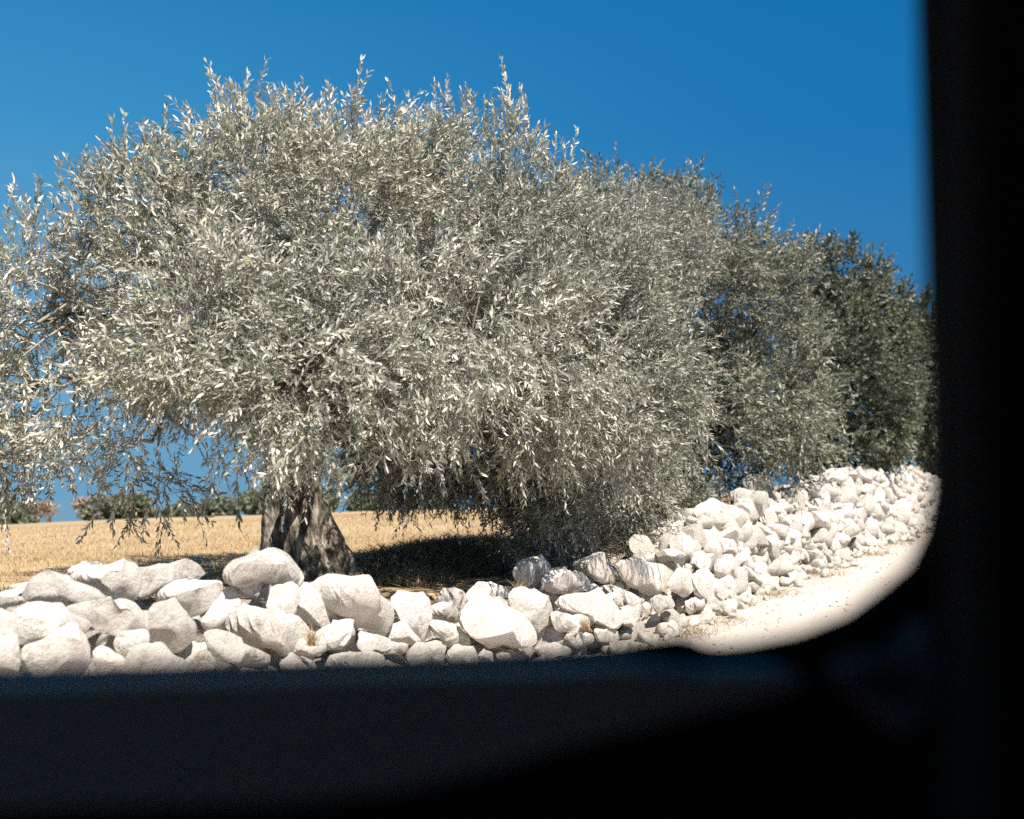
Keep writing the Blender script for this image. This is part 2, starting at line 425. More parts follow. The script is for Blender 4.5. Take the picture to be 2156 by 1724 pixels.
def traced(outline, tr, depth_off=0.0, thick=0.8, seed=0, sub=4):
    """one rock: real thickness about its own middle plane, in the run of the wall"""
    ox, oy, k = tr
    pts = [(ox + x * k, oy + y * k) for x, y in outline]
    cx = sum(p[0] for p in pts) / len(pts); cy = sum(p[1] for p in pts) / len(pts)
    c0 = on_wall(cx, cy, WT); s, _ = st(c0)
    h = c0.z - SLOPE * (s - 3.86)
    t = WT - 0.22 * max(0, h - 0.3) - depth_off
    C = on_wall(cx, cy, t)
    nrm = Vector((N2.x, N2.y, 0.0)); ax = Vector((W2.x, W2.y, 0)); up = Vector((0, 0, 1))
    # keep the plane towards the road so far stones keep a sane width
    A, B = [], []
    for x, y in pts:
        q = on_wall(x, y, t) - C
        A.append(q.dot(ax)); B.append(q.z)
    ang = np.arctan2(B, A)
    n = 96
    th = np.linspace(-math.pi, math.pi, n, endpoint=False); rr = np.zeros(n)
    m_ = len(A)
    for i, a_ in enumerate(th):
        dx, dy = math.cos(a_), math.sin(a_); best = 0
        for j in range(m_):
            x1, y1, x2, y2 = A[j], B[j], A[(j + 1) % m_], B[(j + 1) % m_]
            ex, ey = x2 - x1, y2 - y1
            det = dx * (-ey) + ex * dy
            if abs(det) < 1e-9: continue
            tt = (x1 * (-ey) + ex * y1) / det
            uu = (dx * y1 - dy * x1) / det
            if tt > 0 and -1e-6 <= uu <= 1 + 1e-6: best = max(best, tt)
        rr[i] = best
    rr = np.where(rr <= 0, rr[rr > 0].mean() if (rr > 0).any() else .1, rr)
    rr = sum(np.roll(rr, k_) * w_ for k_, w_ in zip((-2, -1, 0, 1, 2), (1, 2, 3, 2, 1))) / 9
    V, F = ICO[sub]; rg = np.random.default_rng(seed + 500)
    rho = np.hypot(V[:, 0], V[:, 1]); tv = np.arctan2(V[:, 1], V[:, 0])
    rmean = float(rr.mean()); T_ = rmean * thick
    T_ = min(T_, 0.26)
    U = V.copy()
    rad = np.clip(rho, 0, 1) ** 0.62
    U[:, 0] = V[:, 0] / np.maximum(rho, 1e-6) * rad
    U[:, 1] = V[:, 1] / np.maximum(rho, 1e-6) * rad
    U[:, 2] = np.sign(V[:, 2]) * np.abs(V[:, 2]) ** 0.85
    U = roughen(U, 1, 0.14, 1.7, seed + 31)
    U = facet(U, rg, 26, 0.46, 0.88)
    U = roughen(U, 1, 0.03 if rmean > 0.11 else 0.012, 6.0, seed + 77)
    E_ = np.concatenate([F[:, [0, 1]], F[:, [1, 2]], F[:, [2, 0]]])
    for _ in range(1):
        acc = np.zeros_like(U); cnt = np.zeros(len(U))
        np.add.at(acc, E_[:, 0], U[E_[:, 1]]); np.add.at(cnt, E_[:, 0], 1)
        U = U * 0.75 + acc / cnt[:, None] * 0.25
    tv = np.arctan2(U[:, 1], U[:, 0])
    nb_ = 40; bi_ = ((tv + math.pi) / (2 * math.pi) * nb_).astype(int) % nb_
    mx_ = np.zeros(nb_); np.maximum.at(mx_, bi_, np.hypot(U[:, 0], U[:, 1]))
    mx_ = np.where(mx_ > 0, mx_, 1); mx_ = sum(np.roll(mx_, k_) * w_ for k_, w_ in zip(range(-4, 5), (1, 2, 3, 4, 4, 4, 3, 2, 1))) / 24
    sc_r = np.interp(tv, (np.arange(-1, nb_ + 1) + .5) / nb_ * 2 * math.pi - math.pi, np.concatenate([[mx_[-1]], mx_, [mx_[0]]]))
    U[:, 0] /= sc_r * 0.97; U[:, 1] /= sc_r * 0.97
    r = np.interp(tv, np.append(th, math.pi), np.append(rr, rr[0]))
    W = (U[:, 0] * r)[:, None] * np.array(ax) + (U[:, 1] * r)[:, None] * np.array(up) + (U[:, 2] * T_)[:, None] * np.array(nrm)
    return W, F, C
K = 0.3555
T1 = (0, 1073, K); T2 = (613.1, 996.3, K); T3 = (1226, 919.7, K)
STONES = [
 (T1, 0.00, [(1275,370),(1330,300),(1480,260),(1680,220),(1770,255),(1825,370),(1810,430),(1740,455),(1500,440),(1330,460),(1285,420)]),
 (T1, 0.02, [(1385,440),(1500,420),(1610,430),(1605,520),(1575,560),(1480,520),(1400,495)]),
 (T1,-0.06, [(1640,440),(1755,440),(1765,520),(1720,625),(1595,615),(1580,560),(1610,470)]),
 (T1, 0.04, [(1760,480),(1830,420),(1920,440),(1930,560),(1980,600),(1970,660),(1890,740),(1830,680),(1770,590)]),
 (T1, 0.06, [(440,380),(520,335),(620,320),(780,305),(800,350),(850,430),(830,500),(800,550),(740,530),(650,520),(580,490),(450,420)]),
 (T1, 0.30, [(370,370),(460,320),(570,305),(640,325),(560,380),(440,400)]),
 (T1, 0.14, [(800,350),(960,315),(1130,305),(1200,350),(1210,420),(1080,430),(1000,440),(930,490),(860,530),(820,480),(840,420)]),
 (T1, 0.02, [(180,500),(210,400),(270,375),(380,380),(450,430),(570,470),(590,540),(500,575),(420,590),(330,570),(280,550),(190,540)]),
 (T1, 0.12, [(-120,480),(0,490),(80,470),(190,500),(195,545),(100,580),(0,590),(-120,600)]),
 (T1, 0.40, [(60,450),(150,430),(210,430),(200,480),(100,490)]),
 (T1, 0.02, [(60,690),(100,590),(190,545),(310,560),(370,620),(490,660),(470,720),(380,750),(250,780),(150,800),(95,800)]),
 (T1,-0.02, [(370,600),(500,545),(600,535),(700,515),(820,560),(865,640),(880,690),(780,740),(680,755),(580,720),(500,670)]),
 (T1, 0.00, [(-150,620),(0,590),(70,620),(60,700),(0,720),(-150,740)]),
 (T1,-0.02, [(-160,740),(0,700),(60,720),(110,820),(115,970),(0,1000),(-160,1010)]),
 (T1,-0.10, [(110,830),(170,790),(330,740),(480,680),(545,760),(560,850),(550,930),(480,990),(300,1010),(150,1000),(105,900)]),
 (T1,-0.03, [(550,960),(560,840),(600,800),(650,820),(700,880),(760,950),(750,1040),(520,1040)]),
 (T1,-0.02, [(670,790),(740,720),(850,700),(895,720),(890,790),(800,830),(760,910),(700,860)]),
 (T1,-0.10, [(765,920),(820,820),(900,790),(970,800),(1000,860),(1070,900),(1080,1010),(900,1060),(770,1040)]),
 (T1, 0.03, [(940,500),(1010,435),(1130,410),(1280,430),(1315,480),(1250,570),(1180,640),(1120,650),(1000,580)]),
 (T1,-0.02, [(865,600),(910,540),(1000,530),(1090,580),(1150,680),(1140,740),(1070,850),(1000,820),(900,740)]),
 (T1, 0.05, [(1170,670),(1240,560),(1310,470),(1380,460),(1410,560),(1425,620),(1380,700),(1300,725),(1200,720)]),
 (T1, 0.06, [(1170,600),(1230,540),(1290,560),(1250,640),(1180,660)]),
 (T1,-0.04, [(1380,640),(1430,570),(1470,530),(1600,600),(1740,620),(1790,660),(1840,730),(1855,800),(1830,890),(1760,890),(1640,860),(1560,810),(1470,800),(1390,720)]),
 (T1,-0.10, [(1150,720),(1250,700),(1350,725),(1450,790),(1520,830),(1620,850),(1640,900),(1540,925),(1380,930),(1280,880),(1200,800)]),
 (T1, 0.03, [(1075,880),(1150,770),(1200,790),(1260,870),(1290,960),(1090,980)]),
 (T1,-0.03, [(1915,740),(2000,650),(2060,660),(2115,730),(2090,790),(1990,830),(1930,850),(1905,790)]),
 (T1,-0.10, [(1640,900),(1720,850),(1840,890),(1850,960),(1840,1020),(1660,1020)]),
 (T1, 0.02, [(1790,700),(1880,740),(1915,800),(1880,880),(1840,860),(1840,760)]),
 (T1,-0.05, [(1280,930),(1380,920),(1540,915),(1660,930),(1650,1020),(1280,1030)]),
 (T2,-0.02, [(185,690),(200,630),(240,590),(300,590),(430,640),(500,700),(590,770),(610,850),(590,910),(560,985),(450,930),(380,910),(290,850),(210,770)]),
 (T2, 0.03, [(540,755),(660,700),(740,710),(800,760),(820,860),(825,930),(780,1000),(700,980),(620,900),(600,820)]),
 (T2,-0.01, [(590,990),(610,900),(650,855),(700,950),(755,1000),(690,1015)]),
 (T2, 0.08, [(815,800),(900,755),(960,790),(1000,840),(970,890),(880,870),(830,840)]),
 (T2,-0.06, [(1000,800),(1090,740),(1170,708),(1260,750),(1350,810),(1420,880),(1450,960),(1430,1030),(1350,1050),(1230,1020),(1150,1040),(1050,980),(990,910),(955,865)]),
 (T2,-0.02, [(825,860),(900,870),(990,900),(1080,980),(1090,1030),(940,1030),(890,970),(830,930)]),
 (T2, 0.02, [(1320,710),(1390,670),(1450,690),(1500,770),(1525,850),(1510,900),(1450,935),(1400,880),(1340,790)]),
 (T2, 0.32, [(850,750),(900,680),(980,680),(1030,720),(1010,790),(900,780)]),
 (T2, 0.32, [(1010,760),(1050,690),(1110,640),(1200,650),(1330,690),(1320,750),(1150,730),(1080,760)]),
 (T2, 0.22, [(1325,570),(1380,520),(1470,480),(1530,520),(1560,560),(1500,620),(1460,660),(1400,670),(1340,630)]),
 (T2, 0.10, [(1470,640),(1560,575),(1720,585),(1790,650),(1795,680),(1700,705),(1580,720),(1490,690)]),
 (T2, 0.18, [(1670,540),(1740,490),(1800,470),(1850,500),(1920,560),(1980,590),(1995,640),(1930,670),(1830,650),(1770,620),(1700,580)]),
 (T2,-0.02, [(1510,760),(1580,720),(1700,705),(1800,690),(1880,740),(1930,800),(1945,900),(1880,930),(1800,890),(1730,860),(1650,810),(1540,805)]),
 (T2,-0.03, [(1520,830),(1600,805),(1700,810),(1745,860),(1720,930),(1640,950),(1560,935)]),
 (T2,-0.04, [(1865,730),(1920,690),(1960,730),(1955,785),(1900,795)]),
 (T2, 0.02, [(1780,650),(1900,665),(2060,735),(2080,770),(1990,780),(1880,715)]),
 (T2,-0.03, [(1930,820),(1980,780),(2040,800),(2060,860),(2000,900),(1950,890)]),
 (T2,-0.04, [(200,950),(290,870),(370,880),(390,960),(340,1010),(230,1050)]),
 (T2,-0.06, [(340,1020),(440,930),(560,980),(570,1040),(400,1065)]),
 (T2,-0.10, [(170,1120),(250,1065),(400,1055),(520,1070),(560,1130),(350,1180)]),
 (T2,-0.10, [(655,1060),(740,1005),(850,1010),(895,1060),(900,1150),(700,1160)]),
 (T2,-0.10, [(925,1070),(980,1015),(1080,1030),(1115,1080),(1100,1150),(950,1150)]),
 (T2,-0.08, [(1100,1080),(1140,1040),(1190,1060),(1185,1110),(1120,1120)]),
 (T2,-0.08, [(1430,1030),(1540,1000),(1630,1040),(1610,1090),(1480,1100)]),
 (T2,-0.06, [(540,1010),(600,1000),(700,1010),(670,1070),(560,1070)]),
 (T2,-0.05, [(0,1000),(100,940),(190,960),(180,1060),(60,1090),(-40,1080)]),
 (T2,-0.06, [(1180,1060),(1300,1040),(1400,1060),(1380,1110),(1210,1110)]),
 (T2,-0.06, [(1620,960),(1700,930),(1790,950),(1800,1010),(1700,1040),(1630,1010)]),
 (T2,-0.06, [(1780,930),(1860,920),(1930,960),(1900,1000),(1800,1000)]),
 (T3, 0.06, [(180,740),(260,705),(370,745),(520,770),(535,830),(500,880),(400,930),(300,890),(240,820)]),
 (T3, 0.25, [(320,720),(400,690),(490,685),(495,740),(420,765),(340,750)]),
 (T3, 0.12, [(475,650),(520,590),(640,600),(790,620),(815,680),(700,725),(560,705)]),
 (T3, 0.25, [(515,570),(560,510),(640,500),(740,510),(785,570),(740,615),(600,605)]),
 (T3, 0.25, [(610,465),(700,410),(780,370),(850,400),(875,525),(780,525),(680,500)]),
 (T3, 0.15, [(870,400),(1000,395),(1055,440),(1065,495),(960,510),(880,500)]),
 (T3, 0.25, [(850,380),(900,305),(1000,320),(1055,385),(990,405),(900,405)]),
 (T3, 0.30, [(940,270),(990,235),(1070,215),(1135,250),(1140,330),(1050,355),(1000,310)]),
 (T3, 0.15, [(1110,345),(1190,335),(1225,400),(1160,440),(1060,420)]),
 (T3, 0.30, [(1200,335),(1260,290),(1320,310),(1390,380),(1350,425),(1260,395)]),
 (T3, 0.30, [(1340,260),(1450,195),(1560,185),(1640,215),(1630,270),(1500,290),(1400,300)]),
 (T3, 0.30, [(1605,200),(1710,150),(1770,160),(1830,200),(1810,265),(1690,275)]),
 (T3, 0.25, [(1840,190),(1920,158),(1975,210),(1930,250)]),
 (T3, 0.00, [(800,620),(850,595),(960,620),(975,670),(920,720),(850,705)]),
 (T3,-0.04, [(785,770),(830,700),(900,705),(955,760),(935,830),(880,850),(800,835)]),
 (T3,-0.04, [(640,825),(740,790),(795,850),(805,920),(740,985),(660,930)]),
 (T3,-0.02, [(500,880),(560,780),(640,800),(665,900),(600,945)]),
 (T3,-0.04, [(355,970),(430,930),(520,950),(545,1010),(450,1040)]),
 (T3,-0.04, [(600,980),(680,950),(740,990),(725,1045),(640,1045)]),
 (T3, 0.02, [(640,740),(700,695),(790,700),(790,760),(700,800)]),
 (T3, 0.06, [(1060,420),(1160,440),(1200,500),(1120,530),(1050,500)]),
 (T3, 0.10, [(880,520),(960,505),(1020,550),(980,600),(890,590)]),
 (T3, 0.12, [(1230,430),(1330,420),(1400,450),(1340,510),(1250,490)]),
 (T3, 0.12, [(1400,330),(1500,300),(1580,340),(1540,400),(1430,390)]),
]
wall = empty("dry_stone_wall", (*xy(6, -3.7), 0.0))
tag(wall, "long dry stone wall of white limestone rocks running along the road", "stone wall")
n_parts = 0
for i, (tr, off, poly) in enumerate(STONES):
    V, F, C = traced(poly, tr, off, 0.78 if tr is not T3 else 0.5, i, 4 if tr is not T3 else 3)
    me = mesh_np("stone", V, F); me.set_sharp_from_angle(angle=R(30))
    o = link("stone", me, None, [M_STONE]); o.location = C
    o.parent = wall; o.matrix_parent_inverse = world_mat(wall).inverted()
    n_parts += 1

# height of the wall's crown along its length
TOPX = [-900, -300, 0, 130, 250, 420, 560, 700, 820, 900, 1040, 1120, 1200, 1380, 1440, 1500, 1560, 1640, 1720, 1800, 1900, 1990, 2040]
TOPY = [1400, 1290, 1250, 1225, 1215, 1225, 1235, 1240, 1275, 1290, 1265, 1215, 1195, 1190, 1130, 1085, 1050, 1045, 1015, 992, 985, 1010, 1020]
ts_, tz_ = [], []
for x, y in zip(TOPX, TOPY):
    q = on_wall(x, y, WT - 0.15); ts_.append(st(q)[0]); tz_.append(q.z)
def wall_top(s): return float(np.interp(s, ts_, tz_))
def base_z(s): return float(z_road(*xy(s, WT + 0.15)))
VARIANTS = [rock_mesh("rock", 100 + i, 3) for i in range(26)]
VAR_ME = []
for V, F in VARIANTS:
    me = mesh_np("stone_variant", V, F); me.set_sharp_from_angle(angle=R(30)); me.materials.append(M_STONE); VAR_ME.append(me)
VAR2 = [rock_mesh("rock", 300 + i, 2) for i in range(20)]
cands = []
s = -6.0
rr_ = random.Random(5)
for row in range(11):
    h0 = 0.02 + row * 0.11
    s = -6.0 + rr_.uniform(0, .3)
    while s < 30:
        big = rr_.random() ** 1.6
        L = (0.105 + 0.15 * big) if s < 9 else (0.07 + 0.14 * big)
        top = wall_top(s) - base_z(s)
        if h0 + L * (0.95 if s < 9.2 else 0.55) < top + 0.02:
            frac = h0 / max(top, .3)
            t = WT + 0.14 - 0.34 * frac - rr_.uniform(0, 0.10)
            if s < 9.2: t -= 0.16
            z = base_z(s) + h0 + rr_.uniform(-0.05, 0.05)
            cands.append((s, t, z, L))
        s += L * rr_.uniform(1.05, 1.5)
# crown and back of the wall
for tt in (-3.62, -3.80, -3.98, -4.14):
    s = -6.0
    while s < 30:
        L = rr_.uniform(0.11, 0.24)
        L = L * (0.72 if s < 9.2 else 1)
        zt = wall_top(s) - 0.02 - L * (1.15 if s < 9.2 else 0.75) - (0.10 if tt < -3.9 else 0) + rr_.uniform(-0.05, 0.03)
        if s < 9.2: zt -= 0.07
        cands.append((s, tt + rr_.uniform(-.06, .06), zt, L))
        s += L * rr_.uniform(1.15, 1.7)
# fallen rubble at the foot on the far stretch
for _ in range(380):
    s = rr_.uniform(5.5, 27); t = WT + 0.14 + abs(rr_.gauss(0, 0.13))
    L = rr_.uniform(0.025, 0.085)
    X, Y = xy(s, t)
    cands.append((s, t, float(z_road(X, Y)) + L * 0.35, L))
def app(c):
    X, Y = xy(c[0], c[1])
    if Y < 2: return 0
    u = abs(X / Y); 
    if X / Y > 0.40 or X / Y < -0.47: return 0
    if c[0] < 7.5 and c[1] > -3.6: return c[3] / Y * 0.25
    return c[3] / Y
cands.sort(key=app, reverse=True)
restV, restF, nb = [], [], 0
for i, (s, t, z, L) in enumerate(cands):
    X, Y = xy(s, t)
    eul = Matrix.Rotation(math.atan2(W2.y, W2.x) + rr_.gauss(0, 0.6), 4, 'Z') @ Matrix.Rotation(rr_.gauss(0, 0.35), 4, 'Y') @ Matrix.Rotation(rr_.uniform(-3.1, 3.1) if rr_.random() < .4 else rr_.gauss(0, .4), 4, 'X')
    sc3 = (L * rr_.uniform(.9, 1.15), L * rr_.uniform(.8, 1.1), L * rr_.uniform(.75, 1.1))
    if n_parts < 300:
        o = bpy.data.objects.new("stone", VAR_ME[rr_.randrange(len(VAR_ME))])
        scene.collection.objects.link(o)
        o.matrix_basis = Matrix.LocRotScale(Vector((X, Y, z)), eul.to_euler(), Vector(sc3))
        o.parent = wall; o.matrix_parent_inverse = world_mat(wall).inverted()
        n_parts += 1
    else:
        V, F = VAR2[rr_.randrange(len(VAR2))] if L / max(Y, 1) < 0.02 else VARIANTS[rr_.randrange(len(VARIANTS))]
        Rm = np.array(eul.to_3x3())
        Vw = (V * np.array(sc3)) @ Rm.T + np.array((X, Y, z))
        restV.append(Vw); restF.append(F + nb); nb += len(V)
o = link("rubble", mesh_np("rubble", np.concatenate(restV), np.concatenate(restF)), wall, [M_STONE])
tag(o, kind="stuff")
gp, gf, gn = [], [], 0
for _ in range(300):
    s_ = rr_.uniform(4, 26); t_ = WT + 0.3 + abs(rr_.gauss(0, 0.7)); X, Y = xy(s_, t_); r_ = rr_.uniform(0.006, 0.022)
    Vp, Fp = ICO[1]; Vw = Vp * np.array([r_ * rr_.uniform(.7, 1.4), r_ * rr_.uniform(.7, 1.3), r_ * .6]) + np.array((X, Y, float(z_road(X, Y)) + r_ * .25))
    gp.append(Vw); gf.append(Fp + gn); gn += len(Vp)
tag(link("gravel", mesh_np("gravel", np.concatenate(gp), np.concatenate(gf)), None, [M_STONE]), "loose gravel and stone chips scattered along the road edge", kind="stuff")
# earth and gravel packed inside the wall
ss = np.arange(-6, 30, 0.15); prof = [(-3.34, -0.05), (-3.42, 0.35), (-3.55, 0.72), (-3.75, 0.84), (-4.0, 0.80), (-4.2, 0.45)]
V = []
for s in ss:
    b0 = base_z(s); hh = wall_top(s) - b0 - 0.14
    for t, f in prof:
        X, Y = xy(s, t - (0.1 if s < 9.2 else 0)); V.append((X, Y, b0 + f * hh / 0.84 + 0.03 * noise.noise(Vector((s * 3, t * 5, f * 4)))))
V = np.array(V); k = len(prof); i = np.arange(len(ss) - 1)[:, None] * k + np.arange(k - 1)[None]
F = np.stack([i, i + k, i + k + 1, i + 1], -1).reshape(-1, 4)
o = link("wall_core", mesh_np("wall_core", V, F), wall, [M_VERGE])

# ------------------------------------------------------------------ leaves and twigs
def rand_unit(n):
    v = rng.normal(size=(n, 3)); return v / np.linalg.norm(v, axis=1, keepdims=True)
def norm(v):
    return v / np.maximum(np.linalg.norm(v, axis=-1, keepdims=True), 1e-9)
def build_twigs(P0, D, L, nl=18, leaf=(0.052, 0.074), wid=0.0150, droop=0.25, lod=4, stem_r=0.0022, spread=0.85, stems=True, tone=None, flip=0.42):
    """twigs carrying opposite pairs of narrow leaves"""
    n = len(P0); D = norm(D)
    Lc = L[:, None]
    down = np.array([0, 0, -1.0])
    side0 = norm(np.cross(D, rand_unit(n)))
    bend = (rng.uniform(0, 1.6, n) * droop)[:, None] * down[None] + side0 * rng.normal(0, 0.13, n)[:, None]
    def pos(f): return P0 + D * Lc * f + bend * Lc * f * f
    def tan(f): return norm(D + 2 * bend * f)
    Vs, As = [], []
    tw_r = rng.uniform(0, 1, n) if tone is None else tone
    sd = side0
    base_n = 0
    pairs = nl // 2
    e2 = None
    for j in range(nl):
        pr = j // 2
        f = 0.10 + 0.90 * (pr + 0.5) / pairs
        fj = np.clip(f + rng.normal(0, 0.02, n), 0, 1)[:, None]
        p = pos(fj); tg = tan(fj)
        sgn = 1 if j % 2 == 0 else -1
        rot = pr * 1.57 + rng.normal(0, 0.45, n)
        s1 = norm(np.cross(tg, sd) ); s2 = np.cross(tg, s1)
        side = (np.cos(rot)[:, None] * s1 + np.sin(rot)[:, None] * s2) * sgn
        al = (spread * (1.05 - 0.5 * f) + rng.normal(0, 0.2, n))[:, None]
        d = norm(tg * np.cos(al) + side * np.sin(al) + down * rng.uniform(-0.05, 0.25, n)[:, None])
        nr = tg - d * (tg * d).sum(-1, keepdims=True) + np.cross(d, tg) * rng.normal(0, 0.75, n)[:, None]
        nr = norm(nr) * np.where(rng.uniform(0, 1, n) < flip, -1.0, 1.0)[:, None]; bi = np.cross(nr, d)
        ll = (rng.uniform(leaf[0], leaf[1], n) * (1.0 - 0.35 * abs(f - 0.45)))[:, None]
        ww = ll * (wid / 0.063) * rng.uniform(0.42, 0.58, n)[:, None]
        cv = ll * rng.normal(0.06, 0.09, n)[:, None]
        if lod == 4:
            q = [p, p + d * ll * .33 + bi * ww + nr * cv, p + d * ll * .33 - bi * ww + nr * cv,
                 p + d * ll * .70 + bi * ww * .86 + nr * cv * .8, p + d * ll * .70 - bi * ww * .86 + nr * cv * .8, p + d * ll - nr * cv * .3]
        else:
            q = [p, p + d * ll * .48 + bi * ww * 1.05 + nr * cv, p + d * ll * .48 - bi * ww * 1.05 + nr * cv, p + d * ll]
        Vs.append(np.stack(q, 1))
        lr = np.clip(0.55 * tw_r + 0.45 * rng.uniform(0, 1, n), 0, 1)
        As.append(np.repeat(lr[:, None], len(q), 1))
    V = np.stack(Vs, 1); A = np.stack(As, 1)
    q = V.shape[2]; cnt = n * nl
    V = V.reshape(-1, 3); A = A.reshape(-1)
    tri = np.array([[0, 2, 1], [1, 2, 4], [1, 4, 3], [3, 4, 5]] if q == 6 else [[0, 2, 1], [1, 2, 3]])
    F = (np.arange(cnt)[:, None, None] * q + tri[None]).reshape(-1, 3)
    mi = np.zeros(len(F), int)
    if stems:
        fs = [0.0, 0.5, 1.0]; ring = []
        for f in fs:
            p = pos(np.full((n, 1), f)); tg = tan(f)
            s1 = norm(np.cross(tg, sd)); s2 = np.cross(tg, s1); r = stem_r * (1.1 - 0.75 * f)
            ring.append(np.stack([p + r * (math.cos(a_) * s1 + math.sin(a_) * s2) for a_ in (0, 2.09, 4.19)], 1))
        SV = np.stack(ring, 1).reshape(-1, 3)
        t_ = []
        for k_ in (0, 1):
            for a_ in range(3):
                b_ = (a_ + 1) % 3
                t_ += [[k_ * 3 + a_, k_ * 3 + b_, k_ * 3 + 3 + b_], [k_ * 3 + a_, k_ * 3 + 3 + b_, k_ * 3 + 3 + a_]]
        SF = (np.arange(n)[:, None, None] * 9 + np.array(t_)[None]).reshape(-1, 3) + len(V)
        V = np.concatenate([V, SV]); A = np.concatenate([A, np.full(len(SV), .5)])
        F = np.concatenate([F, SF]); mi = np.concatenate([mi, np.ones(len(SF), int)])
    return V, F, mi, A

def tube(points, radii, seg=8, nz=0.0, nf=6.0):
    """tapered tube through points; returns arrays"""
    V = []; prev = None
    pts = [Vector(p) for p in points]
    for i, p in enumerate(pts):
        tg = (pts[min(i + 1, len(pts) - 1)] - pts[max(i - 1, 0)]).normalized()
        if prev is None:
            a_ = tg.orthogonal().normalized()
        else:
            a_ = (prev - tg * prev.dot(tg)).normalized()
        prev = a_; b_ = tg.cross(a_)
        for k_ in range(seg):
            th = 2 * math.pi * k_ / seg
            d = a_ * math.cos(th) + b_ * math.sin(th)
            r = radii[i] * (1 + (nz * noise.noise(p * nf + d * 1.5) if nz else 0))
            V.append(p + d * r)
    F = []
    for i in range(len(pts) - 1):
        for k_ in range(seg):
            j = (k_ + 1) % seg
            F.append((i * seg + k_, i * seg + j, (i + 1) * seg + j)); F.append((i * seg + k_, (i + 1) * seg + j, (i + 1) * seg + k_))
    return np.array([v[:] for v in V]), np.array(F)
def path(a, b, n=8, wob=0.06, lift=0.0, seed=0):
    a = Vector(a); b = Vector(b); out = []
    L = (b - a).length
    for i in range(n + 1):
        f = i / n; p = a.lerp(b, f)
        w = math.sin(math.pi * f)
        p += Vector((noise.noise(Vector((f * 2.5, seed, 1.1))), noise.noise(Vector((f * 2.5, seed, 5.3))), noise.noise(Vector((f * 2.5, seed, 9.7))))) * wob * L * 2 * w
        p.z += lift * w * L
        out.append(p)
    return out
def join(parts):
    Vs, Fs, n = [], [], 0
    for V, F in parts:
        Vs.append(V); Fs.append(F + n); n += len(V)
    return np.concatenate(Vs), np.concatenate(Fs)

def lobes3(lst):
    out = []
    for (x, y, d, rx, ry, *r) in lst:
        c = P(x, y, d); k = KD * d / FPX
        w = r[0] if r else 1.0; rd = r[1] if len(r) > 1 else None
        a_, b_ = rx * k, ry * k
        out.append((np.array(c), np.array([a_, rd if rd else (a_ + b_) / 2, b_]), w))
    return out
def sample_crown(lobes, n, voids, inner=0.22, reject=0.62):
    W = np.array([(l[1][0] * l[1][2] + l[1][0] * l[1][1] + l[1][1] * l[1][2]) * l[2] for l in lobes]); W /= W.sum()
    pos, nrm_ = [], []
    got = 0
    while got < n:
        m_ = n
        idx = rng.choice(len(lobes), m_, p=W)
        C = np.array([l[0] for l in lobes])[idx]; Rr = np.array([l[1] for l in lobes])[idx]
        u = rand_unit(m_)
        f = np.clip(1.02 - np.abs(rng.normal(0, inner, m_)), 0.15, 1.1)
        bumpy = 1 + 0.19 * np.sin(u[:, 0] * 7 + idx) * np.cos(u[:, 2] * 6 + idx * 2.1) + 0.08 * np.sin(u[:, 1] * 13 + u[:, 2] * 11)
        p = C + u * Rr * (f * bumpy)[:, None]
        ok = np.ones(m_, bool)
        for i_, l in enumerate(lobes):
            q = np.linalg.norm((p - l[0]) / l[1], axis=1)
            ok &= ~((q < reject) & (idx != i_))
        for c, r in voids:
            q = np.linalg.norm((p - c) / r, axis=1)
            ok &= ~((q < 1) & (rng.uniform(0, 1, m_) < 0.93))
        nn = norm(u / Rr)
        pos.append(p[ok]); nrm_.append(nn[ok]); got += ok.sum()
    return np.concatenate(pos)[:n], np.concatenate(nrm_)[:n]
def clump_tone(p, f=2.3):
    return np.clip(0.5 + 0.5 * (np.sin(p[:, 0] * f + 1) * np.cos(p[:, 2] * f * 1.3) + 0.6 * np.sin(p[:, 1] * f * 2.1 + p[:, 2] * 3)) / 1.3 + rng.normal(0, .2, len(p)), 0, 1)

def olive_crown(root, lobes, n, voids, material, nl, leaf, wid, lod, Lr=(0.2, 0.38), upness=0.55, name="crown", inner=0.22, stems=True, extra=None, cull_z=None, tone_x=0.0):
    k5 = 5
    pc, nc = sample_crown(lobes, n // k5 + 1, voids, inner)
    p = np.repeat(pc, k5, 0) + rng.normal(0, 0.085 * Lr[1] / 0.34, (len(pc) * k5, 3)); nn = np.repeat(nc, k5, 0)
    spray = np.repeat(rand_unit(len(pc)), k5, 0)
    zc = (p[:, 2] - p[:, 2].min()) / (p[:, 2].max() - p[:, 2].min())
    up = np.array([0, 0, 1.0])
    D = nn * 0.75 + up * ((zc - 0.42) * 1.9 * upness + 0.15)[:, None] + spray * 0.55 + rand_unit(len(p)) * 0.42
    L = rng.uniform(Lr[0], Lr[1], len(p))
    p = p - norm(D) * (L * 0.5)[:, None]
    g = z_field(p[:, 0], p[:, 1]) + 0.12
    if cull_z is not None: g = np.maximum(g, cull_z)
    keep = p[:, 2] > g
    p, D, L = p[keep], D[keep], L[keep]
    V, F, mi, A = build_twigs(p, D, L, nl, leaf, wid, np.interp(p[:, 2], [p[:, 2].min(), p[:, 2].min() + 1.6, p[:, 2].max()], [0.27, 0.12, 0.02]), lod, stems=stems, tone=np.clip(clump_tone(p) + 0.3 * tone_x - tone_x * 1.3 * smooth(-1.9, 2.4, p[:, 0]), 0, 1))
    me = mesh_np(name, V, F, True, mi, A)
    o = link(name, me, root, [material, M_TWIG]); tag(o, kind="stuff"); return o

